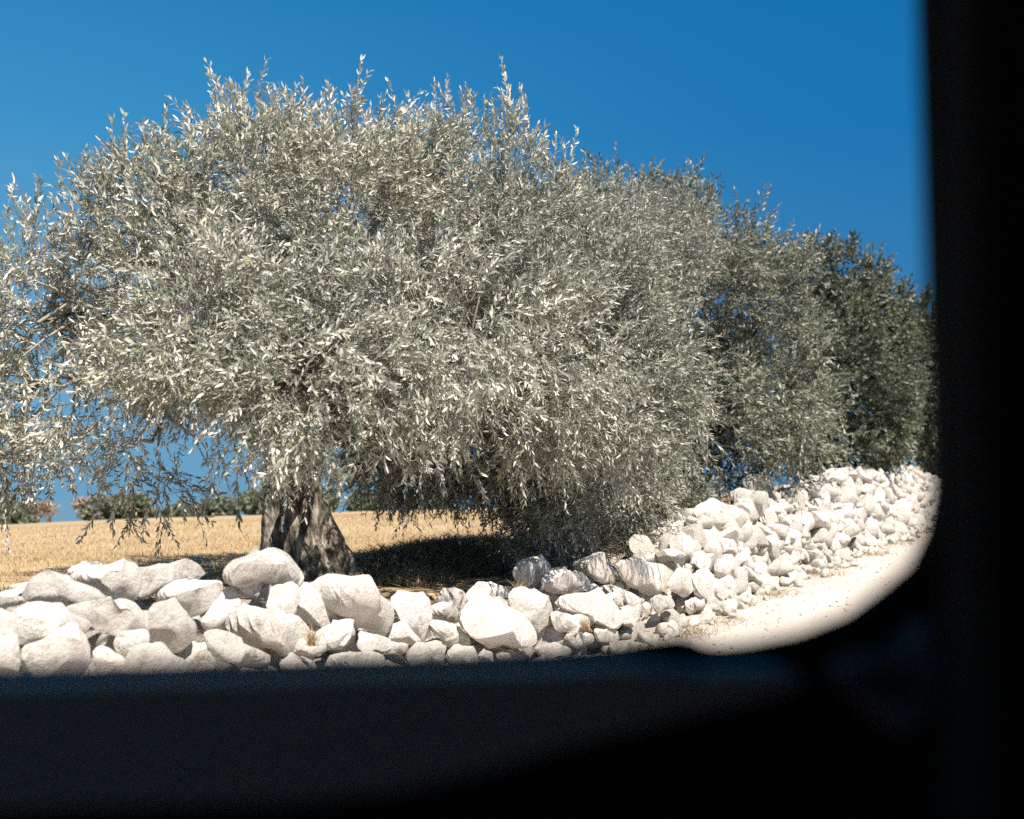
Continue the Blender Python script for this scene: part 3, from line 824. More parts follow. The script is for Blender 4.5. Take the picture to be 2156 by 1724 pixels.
def shoots(root, specs, material, nl=22, name="shoot"):
    """single long shoots that stand clear of the crown; each its own part"""
    for (x0, y0, x1, y1, d, *w) in specs:
        a_ = P(x0, y0, d); b_ = P(x1, y1, d - (w[0] if w else 0))
        D = np.array([(b_ - a_)[:]]); L = np.array([(b_ - a_).length])
        n_ = int(max(12, min(44, L[0] / 0.015))) // 2 * 2
        tn = rng.uniform(0.3, 1)
        V, F, mi, A = build_twigs(np.array([a_[:]]), D, L, n_, (0.046, 0.068), 0.0185, 0.04, 4, stem_r=0.0035, spread=0.72, tone=np.array([tn]))
        if L[0] > 0.35:
            k_ = int(L[0] / 0.075)
            ff = rng.uniform(0.02, 0.72, k_)[:, None]
            V2, F2, m2, A2 = build_twigs(np.array(a_)[None] + D * L[0] * ff, D + rand_unit(k_) * 0.38, L[0] * (0.34 - 0.25 * ff[:, 0]) + 0.05, 12, (0.042, 0.064), 0.0175, 0.03, 4, stem_r=0.002, spread=0.72, tone=np.full(k_, tn))
            F = np.concatenate([F, F2 + len(V)]); V = np.concatenate([V, V2]); mi = np.concatenate([mi, m2]); A = np.concatenate([A, A2])
        o = link(name, mesh_np(name, V, F, True, mi, A), root, [material, M_TWIG])

def limbs(root, starts, lobes, seed, r0=0.09, nsub=10, rsub=0.012):
    fine = []
    for i, l in enumerate(lobes):
        a_ = starts[i % len(starts)]; c = Vector(l[0])
        left_ = c.x < -1.3
        pts = path(a_, c, 9, 0.07, 0.20 if left_ else 0.05, seed + i * 1.7)
        rad = [r0 * (0.7 if left_ else 1.0) * (1 - 0.8 * k_ / 9) for k_ in range(10)]
        V, F = tube(pts, rad, 8, 0.25)
        link("limb", mesh_np("limb", V, F), root, [M_BARK])
        for j in range(nsub):
            u = Vector(rand_unit(1)[0]); e = c + Vector((u.x * l[1][0], u.y * l[1][1], u.z * l[1][2])) * 0.97
            st_ = pts[5 + j % 5]
            pp = path(st_, e, 6, 0.10, 0.06, seed + i * 3.1 + j)
            fine.append(tube(pp, [rsub * (1 - 0.75 * k_ / 6) for k_ in range(7)], 5))
    V, F = join(fine)
    tag(link("branches", mesh_np("branches", V, F), root, [M_TWIG]), kind="stuff")

# ---- first olive tree ------------------------------------------------
DA = 8.0
tA = P(640, 1190, DA)
baseA = Vector((tA.x, DA, float(z_field(tA.x, DA))))
treeA = empty("olive_tree", baseA)
tag(treeA, "big silvery olive tree with thick gnarled trunk right behind the large boulder on the wall", "olive tree", "olive trees in a row behind the wall")
def trunk_mesh(zb):
    nh, na = 150, 132
    rows = [(960, 560, 690), (1000, 556, 688), (1050, 553, 690), (1100, 550, 704), (1150, 543, 726), (1200, 530, 746), (1240, 512, 770), (1290, 490, 800)]
    zz = np.array([P(600, y, DA).z for y, _, _ in rows]); xl = np.array([P(a_, y, DA).x for y, a_, _ in rows]); xr = np.array([P(b_, y, DA).x for y, _, b_ in rows])
    o_ = np.argsort(zz); zz, xl, xr = zz[o_], xl[o_], xr[o_]
    z0, z1 = zb - 0.12, zz[-1] + 0.30
    V = []
    for i in range(nh):
        z = z0 + (z1 - z0) * i / (nh - 1)
        l_, r_ = np.interp(z, zz, xl), np.interp(z, zz, xr)
        if z > zz[-1]: k_ = (z - zz[-1]); l_ -= k_ * 0.15; r_ += k_ * 0.10
        cx, rad = (l_ + r_) / 2 - 0.01, (r_ - l_) / 2 * 0.90
        h = z - zb
        for j in range(na):
            th = 2 * math.pi * j / na
            tw = th + h * 0.55
            ridge = 0.075 * math.sin(5 * tw + 0.8) + 0.05 * math.sin(9 * tw + 2 * h) + 0.03 * math.sin(17 * tw - 3 * h)
            q = Vector((math.cos(th) * 1.6, math.sin(th) * 1.6, h * 1.5))
            nz_ = 0.15 * noise.noise(q * 1.3) + 0.10 * noise.noise(q * 3.4) + 0.055 * noise.noise(q * 8) + 0.02 * noise.noise(q * 19)
            # the long cleft in the front of the trunk
            dth = ((th - (-1.22 - 0.25 * (h - 0.5))) + math.pi) % (2 * math.pi) - math.pi
            cl = -0.30 * math.exp(-(dth / 0.085) ** 2) * math.exp(-((h - 0.48) / 0.24) ** 2)
            dth2 = ((th - (-1.95)) + math.pi) % (2 * math.pi) - math.pi
            cl += -0.22 * math.exp(-(dth2 / 0.10) ** 2) * math.exp(-((h - 0.25) / 0.30) ** 2)
            kn = 0.12 * math.exp(-(((dth - 0.45) / 0.33) ** 2 + ((h - 0.55) / 0.13) ** 2)) + 0.10 * math.exp(-(((dth + 0.42) / 0.25) ** 2 + ((h - 0.36) / 0.16) ** 2))
            side = 1.0 + ridge + nz_ + cl + kn
            V.append((cx + math.cos(th) * rad * side, DA + math.sin(th) * rad * 0.92 * side, z))
    V = np.array(V)
    i = np.arange(nh - 1)[:, None] * na + np.arange(na)[None]; j = np.arange(nh - 1)[:, None] * na + (np.arange(na)[None] + 1) % na
    F = np.stack([i, j, j + na, i + na], -1).reshape(-1, 4)
    return V, F, Vector(((np.interp(zz[-1], zz, xl) + np.interp(zz[-1], zz, xr)) / 2, DA, zz[-1] + 0.1))
V, F, topA = trunk_mesh(baseA.z)
link("trunk", mesh_np("trunk", V, F), treeA, [M_BARK])
LA = lobes3([
 (80, 680, 6.7, 215, 205, 1.0), (40, 830, 6.8, 180, 170, 0.7), (350, 530, 6.9, 205, 195), (560, 440, 7.3, 235, 205),
 (750, 465, 7.5, 225, 215), (985, 475, 7.9, 215, 215), (1120, 560, 8.4, 180, 185), (480, 700, 6.1, 240, 200), (640, 810, 5.8, 210, 165),
 (320, 930, 6.4, 150, 90, 0.42), (860, 700, 6.3, 260, 220), (1080, 740, 7.4, 250, 215), (1270, 790, 8.6, 200, 180), (1180, 880, 7.8, 190, 95), (1270, 520, 10.4, 130, 135), (1380, 520, 11.4, 120, 130),
 (740, 870, 6.1, 150, 90), (1350, 850, 8.6, 120, 120), (1230, 600, 8.6, 170, 190),
 (420, 660, 8.6, 240, 210, 0.7), (780, 600, 9.6, 380, 300, 0.8), (1120, 700, 9.6, 280, 280, 0.8), (1000, 960, 9.4, 240, 90, 0.9), (1150, 1080, 8.9, 75, 100, 1.1), (830, 990, 9.6, 110, 60, 0.9), (920, 985, 9.0, 190, 60, 1.0), (1060, 1010, 9.3, 120, 50, 1.0), (1150, 1085, 9.2, 75, 85, 1.0), (1290, 1030, 10.4, 130, 75, 1.0),
 (190, 850, 6.5, 150, 110, 0.75), (390, 850, 6.1, 140, 100, 0.8), (500, 880, 5.9, 110, 75, 0.9), (330, 960, 6.6, 160, 70, 0.4), (60, 970, 7.0, 100, 90, 0.5), (230, 1040, 7.0, 90, 50, 0.25), (350, 1030, 6.9, 50, 50, 0.5)])
def voids3(lst):
    return [(np.array(P(x, y, d)), np.array([rx * KD * d / FPX, rd, ry * KD * d / FPX])) for (x, y, d, rx, ry, rd) in lst]
VA = voids3([(650, 455, 6.6, 55, 35, .6), (880, 590, 6.2, 40, 60, .7), (700, 640, 5.9, 45, 45, .6), (330, 660, 6.2, 40, 40, .6), (180, 690, 6.8, 45, 60, 1.4),
             (230, 740, 6.6, 40, 30, 1.6), (250, 960, 6.6, 60, 30, 1.6), (130, 985, 6.9, 60, 35, 1.6), (450, 985, 6.6, 55, 45, 2.5), (640, 700, 5.8, 30, 60, .5),
             (900, 620, 6.0, 40, 80, .8), (1340, 620, 7.8, 40, 45, .9), (380, 580, 6.4, 30, 40, .5), (1000, 850, 6.0, 60, 35, .8), (1230, 680, 7.2, 50, 30, .6), (560, 910, 5.9, 30, 40, .5), (800, 930, 6.4, 70, 40, .9)])
for _ in range(30):
    xx, yy = rng.uniform(120, 1300), rng.uniform(330, 920)
    dd = 5.9 + abs(xx - 640) / 640 * 0.9 + max(0, 600 - yy) / 300 * 0.8 + (0.9 if xx > 1000 else 0)
    rr0 = rng.uniform(0.13, 0.30)
    VA.append((np.array(P(xx, yy, dd)), np.array([rr0, 0.95, rr0 * rng.uniform(.6, 1.2)])))
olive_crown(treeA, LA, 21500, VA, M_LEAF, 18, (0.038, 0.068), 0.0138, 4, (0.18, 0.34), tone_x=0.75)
limbs(treeA, [topA + Vector((dx, dy, 0)) for dx, dy in ((-.14, -.05), (0.02, .08), (.12, -.04))], LA[:20], 3.0, 0.045, 9)
shoots(treeA, [(738, 330, 745, 118, 7.2), (736, 250, 768, 150, 7.2), (700, 330, 698, 165, 7.3), (660, 320, 655, 185, 7.2), (590, 320, 588, 182, 7.1), (560, 320, 552, 190, 7.1),
 (510, 330, 506, 186, 7.0), (625, 340, 622, 215, 7.2), (405, 350, 404, 232, 6.8), (350, 350, 350, 222, 6.8), (445, 350, 448, 238, 6.8), (265, 380, 268, 235, 6.7), (238, 370, 235, 250, 6.7),
 (300, 370, 312, 250, 6.7), (135, 430, 122, 330, 6.5), (180, 400, 185, 312, 6.6), (78, 480, 74, 375, 6.5), (60, 500, 48, 418, 6.4), (210, 400, 205, 310, 6.6), (20, 540, 12, 440, 6.4),
 (845, 330, 848, 172, 7.6), (870, 330, 872, 185, 7.6), (920, 330, 917, 170, 7.7), (950, 330, 950, 178, 7.7), (975, 330, 980, 190, 7.7), (1020, 340, 1022, 190, 7.8), (1045, 340, 1040, 215, 7.8),
 (1080, 300, 1070, 112, 7.8), (1075, 320, 1064, 175, 7.8), (1110, 340, 1102, 180, 7.9), (1120, 360, 1112, 215, 7.9), (1160, 400, 1148, 262, 8.0), (1165, 420, 1172, 270, 8.0), (1195, 420, 1208, 262, 8.1), (1185, 430, 1190, 300, 8.1),
 (800, 340, 808, 240, 7.5), (775, 350, 772, 240, 7.4),
 (240, 1050, 235, 1125, 6.6), (310, 1040, 307, 1130, 6.5), (215, 1060, 170, 1140, 6.6), (500, 1020, 505, 1110, 6.4), (8, 1080, 25, 1160, 6.6), (70, 1000, 60, 1060, 6.8), (455, 1000, 430, 1070, 6.6),
 (900, 820, 902, 905, 5.7), (385, 1030, 380, 1095, 6.6), (290, 1000, 262, 1070, 6.6), (500, 970, 498, 1060, 6.3), (590, 930, 600, 1010, 5.7), (660, 930, 655, 1020, 5.6), (560, 930, 545, 1000, 5.8), (620, 940, 628, 1010, 5.6), (700, 930, 712, 1000, 5.9)], M_LEAF)

# ---- the row behind ----------------------------------------------------
def olive(name, label, xy0, lst, n, vo, material, nl, leaf, wid, seed, r0, lod=2, shoots_=None, topz=1.5):
    z0 = float(z_field(*xy0)); root = empty(name, (xy0[0], xy0[1], z0))
    tag(root, label, "olive tree", "olive trees in a row behind the wall")
    pts = [Vector((xy0[0] + 0.10 * noise.noise(Vector((f * 2, seed, 0))), xy0[1] + 0.1 * noise.noise(Vector((f * 2, 0, seed))), z0 - 0.1 + (topz + 0.1) * f)) for f in np.linspace(0, 1, 14)]
    rad = [r0 * (1 + 0.7 * math.exp(-f * 6) - 0.2 * f) for f in np.linspace(0, 1, 14)]
    V, F = tube(pts, rad, 22, 0.45, 3.0); link("trunk", mesh_np("trunk", V, F), root, [M_BARK])
    L = lobes3(lst)
    olive_crown(root, L, n, voids3(vo), material, nl, leaf, wid, lod, (0.22, 0.42), stems=lod == 4)
    limbs(root, [pts[-1], pts[-2]], L, seed, r0 * 0.45, 4, 0.012)
    if shoots_: shoots(root, shoots_, material)
    return root
LB = [(1290, 540, 12.6, 170, 165), (1420, 565, 12.8, 190, 172), (1545, 630, 13.2, 125, 170), (1620, 700, 13.4, 110, 190), (1620, 860, 13.2, 120, 130), (1520, 860, 12.4, 100, 160, 0.7),
      (1680, 860, 13.8, 80, 130), (1400, 930, 12.6, 110, 100), (1560, 960, 13.0, 110, 60), (1240, 990, 13.0, 190, 75), (1390, 1060, 12.0, 110, 60), (1450, 1010, 12.2, 70, 55), (1500, 985, 13.0, 80, 60), (1540, 1020, 13.2, 60, 45), (1420, 740, 14.2, 220, 240, 0.8), (1350, 680, 12.4, 120, 140)]
olive("olive_tree", "dense grey-green olive tree, second of the row, above the lone block on the wall", (1.9, 13.4), LB, 7000,
      [(1440, 600, 11.6, 75, 45, 1.6), (1500, 640, 11.8, 50, 60, 1.5), (1490, 730, 11.7, 60, 65, 1.7), (1450, 800, 11.6, 70, 45, 1.5), (1530, 930, 12.0, 70, 70, 1.5), (1440, 900, 11.6, 55, 50, 0.9), (1660, 800, 13.0, 30, 60, 1.2), (1520, 1000, 12.2, 60, 40, 1.2)],
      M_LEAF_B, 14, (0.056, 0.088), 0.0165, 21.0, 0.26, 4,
      [(1350, 430, 1352, 345, 12.6), (1260, 430, 1262, 352, 12.4), (1300, 420, 1300, 350, 12.6), (1420, 440, 1418, 370, 12.7), (1450, 440, 1448, 378, 12.7), (1550, 470, 1553, 398, 13.0), (1612, 530, 1610, 450, 13.2), (1500, 450, 1498, 385, 12.9)])
olive("olive_tree", "darker green olive tree, third of the row, behind the highest hump of the wall", (5.0, 18.9),
      [(1705, 590, 18.6, 70, 95), (1770, 620, 18.8, 95, 95), (1835, 680, 19.0, 70, 105), (1760, 760, 18.2, 110, 150), (1830, 840, 18.6, 95, 130), (1770, 930, 18.4, 110, 70), (1880, 800, 19.2, 50, 130), (1720, 880, 18.0, 70, 110)],
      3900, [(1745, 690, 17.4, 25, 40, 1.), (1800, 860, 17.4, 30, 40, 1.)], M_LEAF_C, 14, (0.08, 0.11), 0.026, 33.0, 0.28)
olive("olive_tree", "shaded olive tree, fourth of the row, beside the dark window pillar", (8.0, 24.3),
      [(1930, 730, 24, 75, 90), (1985, 760, 24.3, 80, 100), (1930, 850, 23.6, 75, 110), (1990, 880, 24, 80, 110)],
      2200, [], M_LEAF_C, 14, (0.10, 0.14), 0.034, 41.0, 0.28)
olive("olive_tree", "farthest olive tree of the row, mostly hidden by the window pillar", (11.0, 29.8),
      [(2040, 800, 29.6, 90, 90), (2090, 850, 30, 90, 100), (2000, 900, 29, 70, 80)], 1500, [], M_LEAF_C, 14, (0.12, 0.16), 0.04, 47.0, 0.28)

# ------------------------------------------------------------------ far trees on the crest
def far_tree(name, label, xd, ybase, w, h, d, material, n, trunk=0.25, squash=1.0, pale=False):
    c = P(xd, ybase, d); wm = 0.85 * w * KD * d / FPX; hm = (1 if pale else 0.8) * h * KD * d / FPX
    z0 = float(z_field(c.x, c.y)); root = empty(name, (c.x, c.y, z0))
    tag(root, label, "tree", "far trees beyond the field")
    pts = [Vector((c.x + 0.15 * math.sin(f * 3), c.y, z0 - 0.2 + (hm * (0.7 if pale else 0.5) + 0.2) * f)) for f in np.linspace(0, 1, 6)]
    V, F = tube(pts, [trunk * (1.3 - 0.6 * f) for f in np.linspace(0, 1, 6)], 7, 0.3)
    link("trunk", mesh_np("trunk", V, F), root, [M_TWIG if pale else M_BARK])
    top = z0 + hm
    rg = np.random.default_rng(int(xd) + 17)
    lob = []
    k_ = 5 if not pale else 4
    for i in range(k_):
        f = (i + 0.5) / k_
        cx = c.x + (f - 0.5) * wm * 0.72
        zz = z0 + hm * (rg.uniform(0.42, 0.68) if not pale else rg.uniform(0.62, 0.8))
        rr2 = wm * rg.uniform(0.17, 0.27)
        lob.append((np.array([cx, c.y + rg.normal(0, wm * .15), zz]), np.array([rr2, rr2, min(top - zz, zz - z0) * (1.0 if not pale else .8)]), 1.0))
    p, nn = sample_crown(lob, n, [], 0.35, 0.4)
    V, F, mi, A = build_twigs(p, nn + rand_unit(n) * .6 + np.array([0, 0, .4]), np.full(n, 0.5 if not pale else .35), 8, (0.22, 0.34) if not pale else (.12, .2), 0.075 if not pale else .05, 0.1, 2, stems=False, tone=clump_tone(p, 1.1))
    tag(link("crown", mesh_np("crown", V, F, True, mi, A), root, [material]), kind="stuff")
    return root
far_tree("far_tree", "low round green tree at the left end of the far tree line", 15, 1112, 130, 52, 92, M_LEAF_FAR, 700)
far_tree("bare_tree", "small pale-trunked tree with sparse pinkish twigs standing alone on the field edge", 98, 1108, 46, 48, 90, M_LEAF_PINK, 130, 0.22, pale=True)
far_tree("bare_tree", "pinkish bare tree left of the dark far olives", 180, 1105, 60, 52, 92, M_LEAF_PINK, 170, 0.2, pale=True)
far_tree("far_tree", "dark green olive tree beyond the field, in the middle of the far line", 262, 1102, 150, 66, 94, M_LEAF_FAR, 800)
far_tree("bush", "low pale green bush between two far olive trees", 390, 1100, 120, 32, 98, M_LEAF_FAR, 420, 0.15)
far_tree("far_tree", "rounded far tree beyond the mound in the stubble", 462, 1096, 80, 46, 95, M_LEAF_FAR, 420)
far_tree("far_tree", "far tree just left of the gnarled trunk", 548, 1093, 90, 66, 94, M_LEAF_FAR, 480)
far_tree("far_tree", "far tree peeping out right of the gnarled trunk", 672, 1088, 72, 62, 94, M_LEAF_FAR, 420)
far_tree("far_tree", "low spreading far tree under the shaded boughs", 790, 1086, 120, 48, 96, M_LEAF_FAR, 520)
far_tree("far_tree", "low far tree at the right end of the far line behind hanging foliage", 900, 1084, 90, 44, 96, M_LEAF_FAR, 380)

# ------------------------------------------------------------------ grasses
def blades(name, X, Y, H, Wd, lean, material, zf, label, cat=None, curl=0.35):
    n = len(X); Z = zf(X, Y) - 0.01
    b0 = np.stack([X, Y, Z], -1)
    d = norm(np.stack([rng.normal(0, lean, n), rng.normal(0, lean, n), np.ones(n)], -1))
    sd = norm(np.cross(d, rand_unit(n)))
    w = Wd[:, None]; h = H[:, None]
    m1 = b0 + d * h * 0.55
    tip = b0 + d * h * 0.9 + norm(np.stack([rng.normal(size=n), rng.normal(size=n), np.zeros(n)], -1)) * h * curl
    V = np.stack([b0 - sd * w, b0 + sd * w, m1 + sd * w * .8, m1 - sd * w * .8, tip], 1).reshape(-1, 3)
    F = (np.arange(n)[:, None, None] * 5 + np.array([[0, 1, 2], [0, 2, 3], [3, 2, 4]])[None]).reshape(-1, 3)
    A = np.repeat(rng.uniform(0, 1, n), 5)
    o = link(name, mesh_np(name, V, F, True, None, A), None, [material])
    tag(o, label, cat, kind="stuff"); return o
# stubble in view (denser where it is close)
n = 46000
Yd = 7.4 + (rng.uniform(0, 1, n) ** 1.5) * 26; Ud = rng.uniform(-0.52, 0.20, n); Xd = Ud * Yd
S_, T_ = W2.x * Xd + W2.y * Yd, N2.x * Xd + N2.y * Yd
k = (T_ < -4.2) & ~((Xd > -1.3) & (Yd < 11.2))
Xd, Yd = Xd[k], Yd[k]
blades("stubble", Xd, Yd, rng.uniform(0.025, 0.075, len(Xd)), 0.002 + 0.0002 * Yd, 0.28, M_STRAW, z_field, "short golden straw stubble standing over the field", "stubble", 0.2)
# shaded tangle of dry grass on the bank
ii = rng.integers(0, len(BF), 17000)
a4 = BV[BF[ii]]; w1 = rng.uniform(0, 1, (len(ii), 1)); w2 = rng.uniform(0, 1, (len(ii), 1))
pb = a4[:, 0] * (1 - w1) * (1 - w2) + a4[:, 1] * w1 * (1 - w2) + a4[:, 2] * w1 * w2 + a4[:, 3] * (1 - w1) * w2
k = (pb[:, 0] < 1.6) & (pb[:, 2] > z_field(pb[:, 0], pb[:, 1]) - 0.03); pb = pb[k]
blades("dry_grass", pb[:, 0], pb[:, 1], rng.uniform(0.03, 0.15, len(pb)), np.full(len(pb), 0.0026), 0.8, M_DRYGRASS, lambda x, y: pb[:, 2], "brown dry grass matted over the shaded bank beside the trunk", "dry grass", 0.5)
# verge grass at the foot of the wall
n = 16000
ss_ = rng.uniform(4.5, 30, n); tt_ = WT + 0.22 + np.abs(rng.normal(0, 0.22, n))
cl = np.sin(ss_ * 3.1) + np.sin(ss_ * 7.7 + 1) + rng.normal(0, .8, n); k = (cl > 1.3) & (tt_ < -2.5)
ss_, tt_ = ss_[k], tt_[k]
Xd, Yd = W2.x * ss_ + N2.x * tt_, W2.y * ss_ + N2.y * tt_
blades("verge_grass", Xd, Yd, rng.uniform(0.03, 0.12, len(Xd)), np.full(len(Xd), 0.003), 0.7, M_DRYGRASS, z_road, "thin dry grass along the foot of the stone wall", "dry grass", 0.5)
# tufts growing out of the wall
def tuft(x, y, d_t, n, h, label):
    q = on_wall(x, y, WT - d_t); V = []; F = []
    for i in range(n):
        e = q + Vector((rnd.gauss(0, h * .45), rnd.gauss(0, h * .3) - .02, rnd.uniform(.35, 1) * h))
        m_ = q.lerp(e, .5) + Vector((rnd.gauss(0, .01), 0, h * .18)); sd = Vector((rnd.uniform(-1, 1), rnd.uniform(-1, 1), 0)).normalized() * 0.0016
        b = q + Vector((rnd.gauss(0, .02), 0, 0)); k_ = len(V)
        V += [b - sd, b + sd, m_ + sd, m_ - sd, e]; F += [(k_, k_ + 1, k_ + 2), (k_, k_ + 2, k_ + 3), (k_ + 3, k_ + 2, k_ + 4)]
    o = link("grass_tuft", mesh_np("grass_tuft", [v[:] for v in V], F, True, None, np.repeat(rng.uniform(0, 1, n), 5)), None, [M_STRAW])
    tag(o, label, "grass tuft", "dry tufts in the wall")
tuft(655, 1360, -0.16, 60, 0.10, "dry tuft at the foot of the broad cracked boulder")
tuft(1230, 1330, -0.12, 60, 0.12, "dry tuft under the long slanted rock")
tuft(1090, 1250, 0.1, 40, 0.10, "dry tuft left of the dappled block")

# ------------------------------------------------------------------ bramble thicket between the trees
def bramble(name, label, cx, cy, rx, h, n, seed):
    rg = random.Random(seed); parts = []; at = []
    z0 = float(z_field(cx, cy)); root = empty(name, (cx, cy, z0)); tag(root, label, "shrub", "dead shrubs behind the wall")
    for i in range(n):
        a_ = rg.uniform(0, 6.28); r0_ = rx * rg.random() ** .5
        p = Vector((cx + math.cos(a_) * r0_, cy + math.sin(a_) * r0_ * .6, z0 - .02))
        d = Vector((rg.gauss(0, .6), rg.gauss(0, .5), rg.uniform(.5, 1.5))).normalized(); L = rg.uniform(.4, 1.0) * h * 1.3
        pts = []
        for k_ in range(6):
            pts.append(p.copy()); p = p + d * L / 5; d = (d + Vector((rg.gauss(0, .25), rg.gauss(0, .25), -.28))).normalized()
        V, F = tube(pts, [0.004 * (1.1 - .17 * k_) for k_ in range(6)], 3); parts.append((V, F)); at += [rg.random()] * len(V)
        for _ in range(2):
            q = pts[rg.randrange(2, 6)]; e = q + Vector((rg.gauss(0, .12), rg.gauss(0, .12), rg.gauss(0.05, .12)))
            V, F = tube([q, q.lerp(e, .5) + Vector((0, 0, .02)), e], [.003, .0022, .001], 3); parts.append((V, F)); at += [rg.random()] * len(V)
    V, F = join(parts); tag(link("twigs", mesh_np("twigs", V, F, True, None, at), root, [M_BRAMBLE]), kind="stuff")
bramble("bramble", "tangled leafless bramble behind the wall right of the hanging olive spray", 0.70, 10.4, 0.55, 0.50, 380, 1)
bramble("bramble", "grey dead scrub heaped against the back of the rising wall", 1.25, 11.9, 0.5, 0.6, 380, 2)
bramble("bramble", "dark thicket under the second olive tree", 2.1, 14.3, 0.6, 0.8, 320, 3)
bramble("bramble", "low dry scrub left of the hanging olive spray", -0.1, 10.4, 0.6, 0.22, 160, 4)

# ------------------------------------------------------------------ the van the picture is taken from
M_TRIM = simple("black_trim", (0.006, 0.006, 0.006), 0.8, 0.12)
M_PANEL = simple("dark_vinyl", (0.17, 0.108, 0.082), 0.5, 0.4)
M_TRIM2 = simple("grey_trim", (0.05, 0.045, 0.05), 0.7, 0.3)
M_RUBBER = simple("black_rubber", (0.004, 0.004, 0.004), 0.9, 0.1)
M_PAINT = simple("navy_paint", (0.02, 0.03, 0.07), 0.3, 0.5)
M_HEAD = simple("dark_lining", (0.02, 0.02, 0.022), 0.95, 0.1)
M_METAL = simple("steel", (0.5, 0.5, 0.5), 0.35, 0.5, 1.0)
DOOR_Y = 0.62
van = empty("van", (0.3, -0.2, -0.2))
tag(van, "dark van whose open window frames the view, black out-of-focus sill and pillar", "van")
def q2(x, y, d=DOOR_Y):
    p = P(x, y, d); return (p.x, p.z)
open_px = [(1946, -500), (1950, 0), (1958, 250), (1966, 500), (1974, 750), (1980, 950), (1978, 1040), (1962, 1120), (1930, 1188), (1870, 1250), (1790, 1303), (1690, 1342), (1590, 1362), (1525, 1369), (1492, 1366), (1468, 1354), (1435, 1348), (1385, 1353), (1300, 1366), (1150, 1379), (950, 1388), (700, 1396), (400, 1406), (0, 1417), (-400, 1424), (-900, 1424), (-1150, 1380), (-1220, 1250), (-1180, 700), (-1000, 0), (-860, -500), (-760, -620), (500, -640), (1700, -630), (1880, -590)]
open_px = [(x - (9 if x > 1800 else 0), y - (11 if y > 1200 else 0)) for x, y in open_px]
opening = [q2(*p) for p in open_px]
def prism(name, outer, holes, y0, y1, material, parent, bev=0.0):
    loops = [outer] + holes
    polys = [[Vector((x, z, 0)) for x, z in l] for l in loops]
    tris = tessellate_polygon(polys)
    flat = [p for l in loops for p in l]; n_ = len(flat)
    bm = bmesh.new()
    f0 = [bm.verts.new((x, y0, z)) for x, z in flat]; f1 = [bm.verts.new((x, y1, z)) for x, z in flat]
    for t_ in tris:
        try:
            bm.faces.new([f0[i] for i in t_]); bm.faces.new([f1[i] for i in reversed(t_)])
        except ValueError: pass
    k_ = 0
    for l in loops:
        m_ = len(l)
        for i in range(m_):
            a_, b_ = k_ + i, k_ + (i + 1) % m_
            bm.faces.new((f0[a_], f0[b_], f1[b_], f1[a_]))
        k_ += m_
    bmesh.ops.recalc_face_normals(bm, faces=bm.faces)
    me = bpy.data.meshes.new(name); bm.to_mesh(me); bm.free()
    o = link(name, me, parent, [material])
    if bev:
        md = o.modifiers.new("bevel", 'BEVEL'); md.width = bev; md.segments = 3; md.limit_method = 'ANGLE'; md.angle_limit = R(50)
    return o
def grow(loop, d):
    cx = sum(p[0] for p in loop) / len(loop); cz = sum(p[1] for p in loop) / len(loop); out = []
    n_ = len(loop)
    for i in range(n_):
        a_, b_ = Vector(loop[i - 1]), Vector(loop[(i + 1) % n_]); tg = (b_ - a_).normalized(); nr = Vector((tg.y, -tg.x))
        if nr.dot(Vector(loop[i]) - Vector((cx, cz))) < 0: nr = -nr
        out.append((loop[i][0] + nr.x * d, loop[i][1] + nr.y * d))
    return out
ZB, ZT = 0.12, 1.74
XL, XR = -1.75, 2.35
door_out = [(-0.80, 0.16), (0.40, 0.16), (0.46, 0.5), (0.46, 1.3), (0.45, 1.70), (-0.52, 1.71), (-0.72, 1.30), (-0.84, 0.9), (-0.84, 0.5)]
door = prism("door", door_out, [grow(opening, 0.042)], DOOR_Y + 0.012, DOOR_Y + 0.062, M_TRIM, van, 0.006)
prism("window_seal", grow(opening, 0.055), [opening], DOOR_Y - 0.006, DOOR_Y + 0.010, M_RUBBER, door, 0.004)
sill_px = [(-1150, 1450), (-400, 1446), (0, 1440), (400, 1430), (800, 1418), (1150, 1408), (1330, 1400), (1480, 1410), (1640, 1408), (1690, 1425), (1640, 1455), (1450, 1500), (1200, 1562), (1000, 1622), (820, 1660), (600, 1682), (0, 1700), (-500, 1700), (-1150, 1680)]
prism("door_panel", [q2(x, y, 0.58) for x, y in sill_px], [], 0.570, DOOR_Y - 0.008, M_PANEL, door, 0.016)
prism("lower_trim", [(-0.78, 0.2), (0.38, 0.2), (0.40, 0.55), (0.40, 1.10), (0.30, 1.115), (0.1, 1.118), (-0.78, 1.105)], [], DOOR_Y - 0.004, DOOR_Y + 0.010, M_TRIM, door, 0.004)
prism("handle_bezel", [q2(x, y, 0.585) for x, y in [(1750, 1415), (1800, 1385), (1900, 1370), (1960, 1300), (1975, 1400), (1960, 1500), (1900, 1560), (1830, 1500)]], [], 0.580, DOOR_Y - 0.007, M_TRIM2, door, 0.006)
hp = [P(1800, 1440, 0.56), P(1840, 1435, 0.545), P(1890, 1440, 0.545), P(1930, 1455, 0.56)]
V, F = tube(hp, [.004, .006, .006, .004], 10); link("handle", mesh_np("handle", V, F), door, [M_TRIM])
prism("pillar_trim", [q2(1960, -700, 0.41), q2(1960, 300, 0.41), q2(1968, 1000, 0.41), q2(1978, 1500, 0.41), q2(1986, 2300, 0.41), q2(2600, 2300, 0.41), q2(2600, -700, 0.41)], [], 0.37, 0.41, M_RUBBER, van, 0.008)
hp = [Vector((-.62, .57, .86)), Vector((-.58, .53, .87)), Vector((-.2, .52, .88)), Vector((.12, .53, .89)), Vector((.16, .57, .89))]
V, F = tube(hp, [.022, .03, .032, .03, .022], 14); link("armrest", mesh_np("armrest", V, F), door, [M_TRIM])
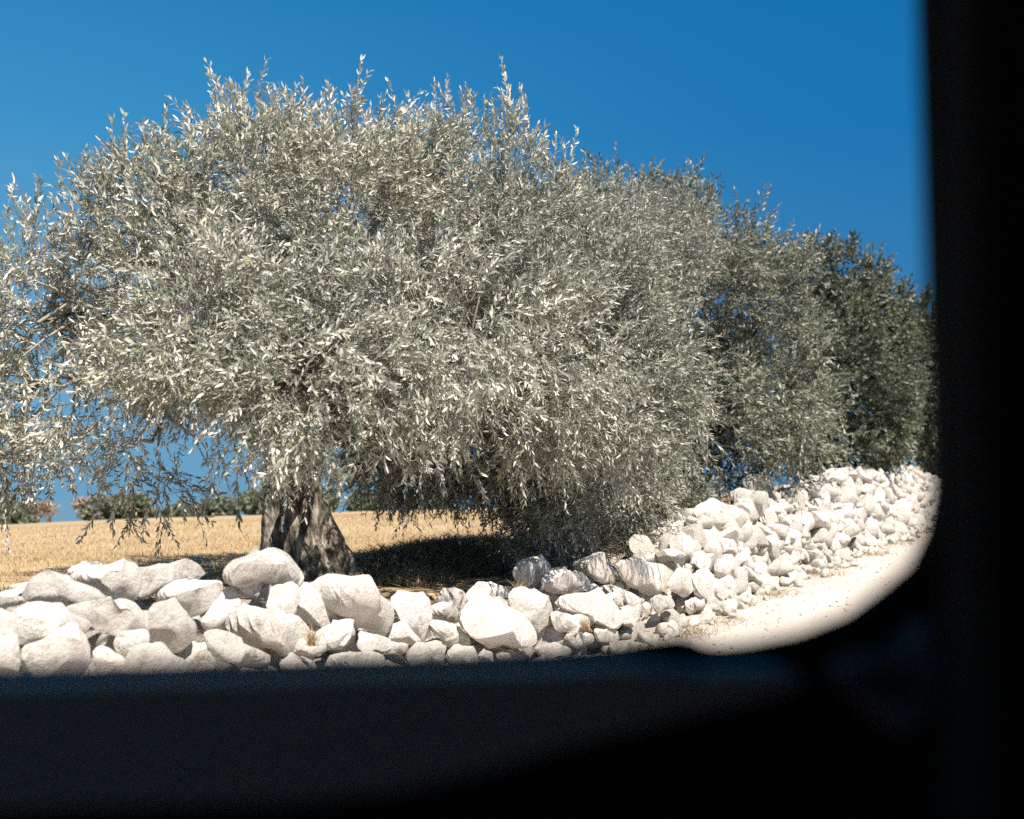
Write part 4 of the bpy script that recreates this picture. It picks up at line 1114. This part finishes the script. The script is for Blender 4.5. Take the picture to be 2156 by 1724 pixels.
# body sides, roof, floor, ends
side_out = [(XL, ZB), (XR, ZB), (XR, 1.25), (XR - .12, ZT), (-1.0, ZT), (-1.28, 1.12), (XL, 1.02)]
rear_win = [(0.66, 1.15), (1.9, 1.15), (1.95, 1.25), (1.85, 1.56), (0.72, 1.58), (0.64, 1.45)]
prism("side_panel", side_out, [grow(door_out, 0.006), rear_win], DOOR_Y + 0.012, DOOR_Y + 0.075, M_PAINT, van, 0.004)
wins = [[(-0.75, 1.12), (0.2, 1.12), (0.22, 1.3), (0.15, 1.58), (-0.62, 1.58)], rear_win]
prism("side_panel", side_out, wins, -1.17, -1.11, M_PAINT, van, 0.004)
def box(name, x0, x1, y0, y1, z0, z1, material, parent, bev=0.01):
    return prism(name, [(x0, z0), (x1, z0), (x1, z1), (x0, z1)], [], y0, y1, material, parent, bev)
box("roof", -1.0, XR - .12, -1.17, DOOR_Y + .075, ZT + .002, ZT + 0.05, M_PAINT, van, 0.015)
box("headliner", -0.98, XR - .16, -1.108, DOOR_Y + .010, ZT - 0.04, ZT - .002, M_HEAD, van, 0.005)
box("floor", XL + .01, XR - .01, -1.108, DOOR_Y + .010, ZB - .02, ZB + 0.04, M_HEAD, van, 0.004)
box("rear_door", XR - .05, XR - .003, -1.108, DOOR_Y + .010, ZB + .05, 1.22, M_PAINT, van, 0.004)
box("dashboard", -1.35, -0.95, -1.108, DOOR_Y - .09, 0.75, 1.02, M_TRIM, van, 0.03)
box("bonnet", XL + .02, -1.26, -1.108, DOOR_Y + .010, 0.96, 1.02, M_PAINT, van, 0.02)
for y0 in (-0.95, -0.08):
    box("seat", 0.28, 0.82, y0 + .0, y0 + .5, 0.30, 0.52, M_HEAD, van, 0.04) if y0 < -.5 else None
    if y0 < -.5: box("seat_back", 0.74, 0.90, y0, y0 + .5, 0.53, 1.15, M_HEAD, van, 0.04)
for wx in (-1.2, 1.75):
    for wy in (-1.12, DOOR_Y + .03):
        c = Vector((wx, wy, 0.15)); zc_ = float(z_road(wx, wy)) + 0.31; c.z = zc_
        V, F = tube([c + Vector((0, -.09, 0)), c + Vector((0, -.085, 0)), c + Vector((0, .085, 0)), c + Vector((0, .09, 0))], [.27, .31, .31, .27], 36)
        w = link("wheel", mesh_np("wheel", V, F), van, [M_RUBBER])
        V, F = tube([c + Vector((0, -.095, 0)), c + Vector((0, -.092, 0)), c + Vector((0, .092, 0)), c + Vector((0, .095, 0))], [.01, .19, .19, .01], 24)
        link("rim", mesh_np("rim", V, F), w, [M_METAL])
print("parts", n_parts, "cands", len(cands))
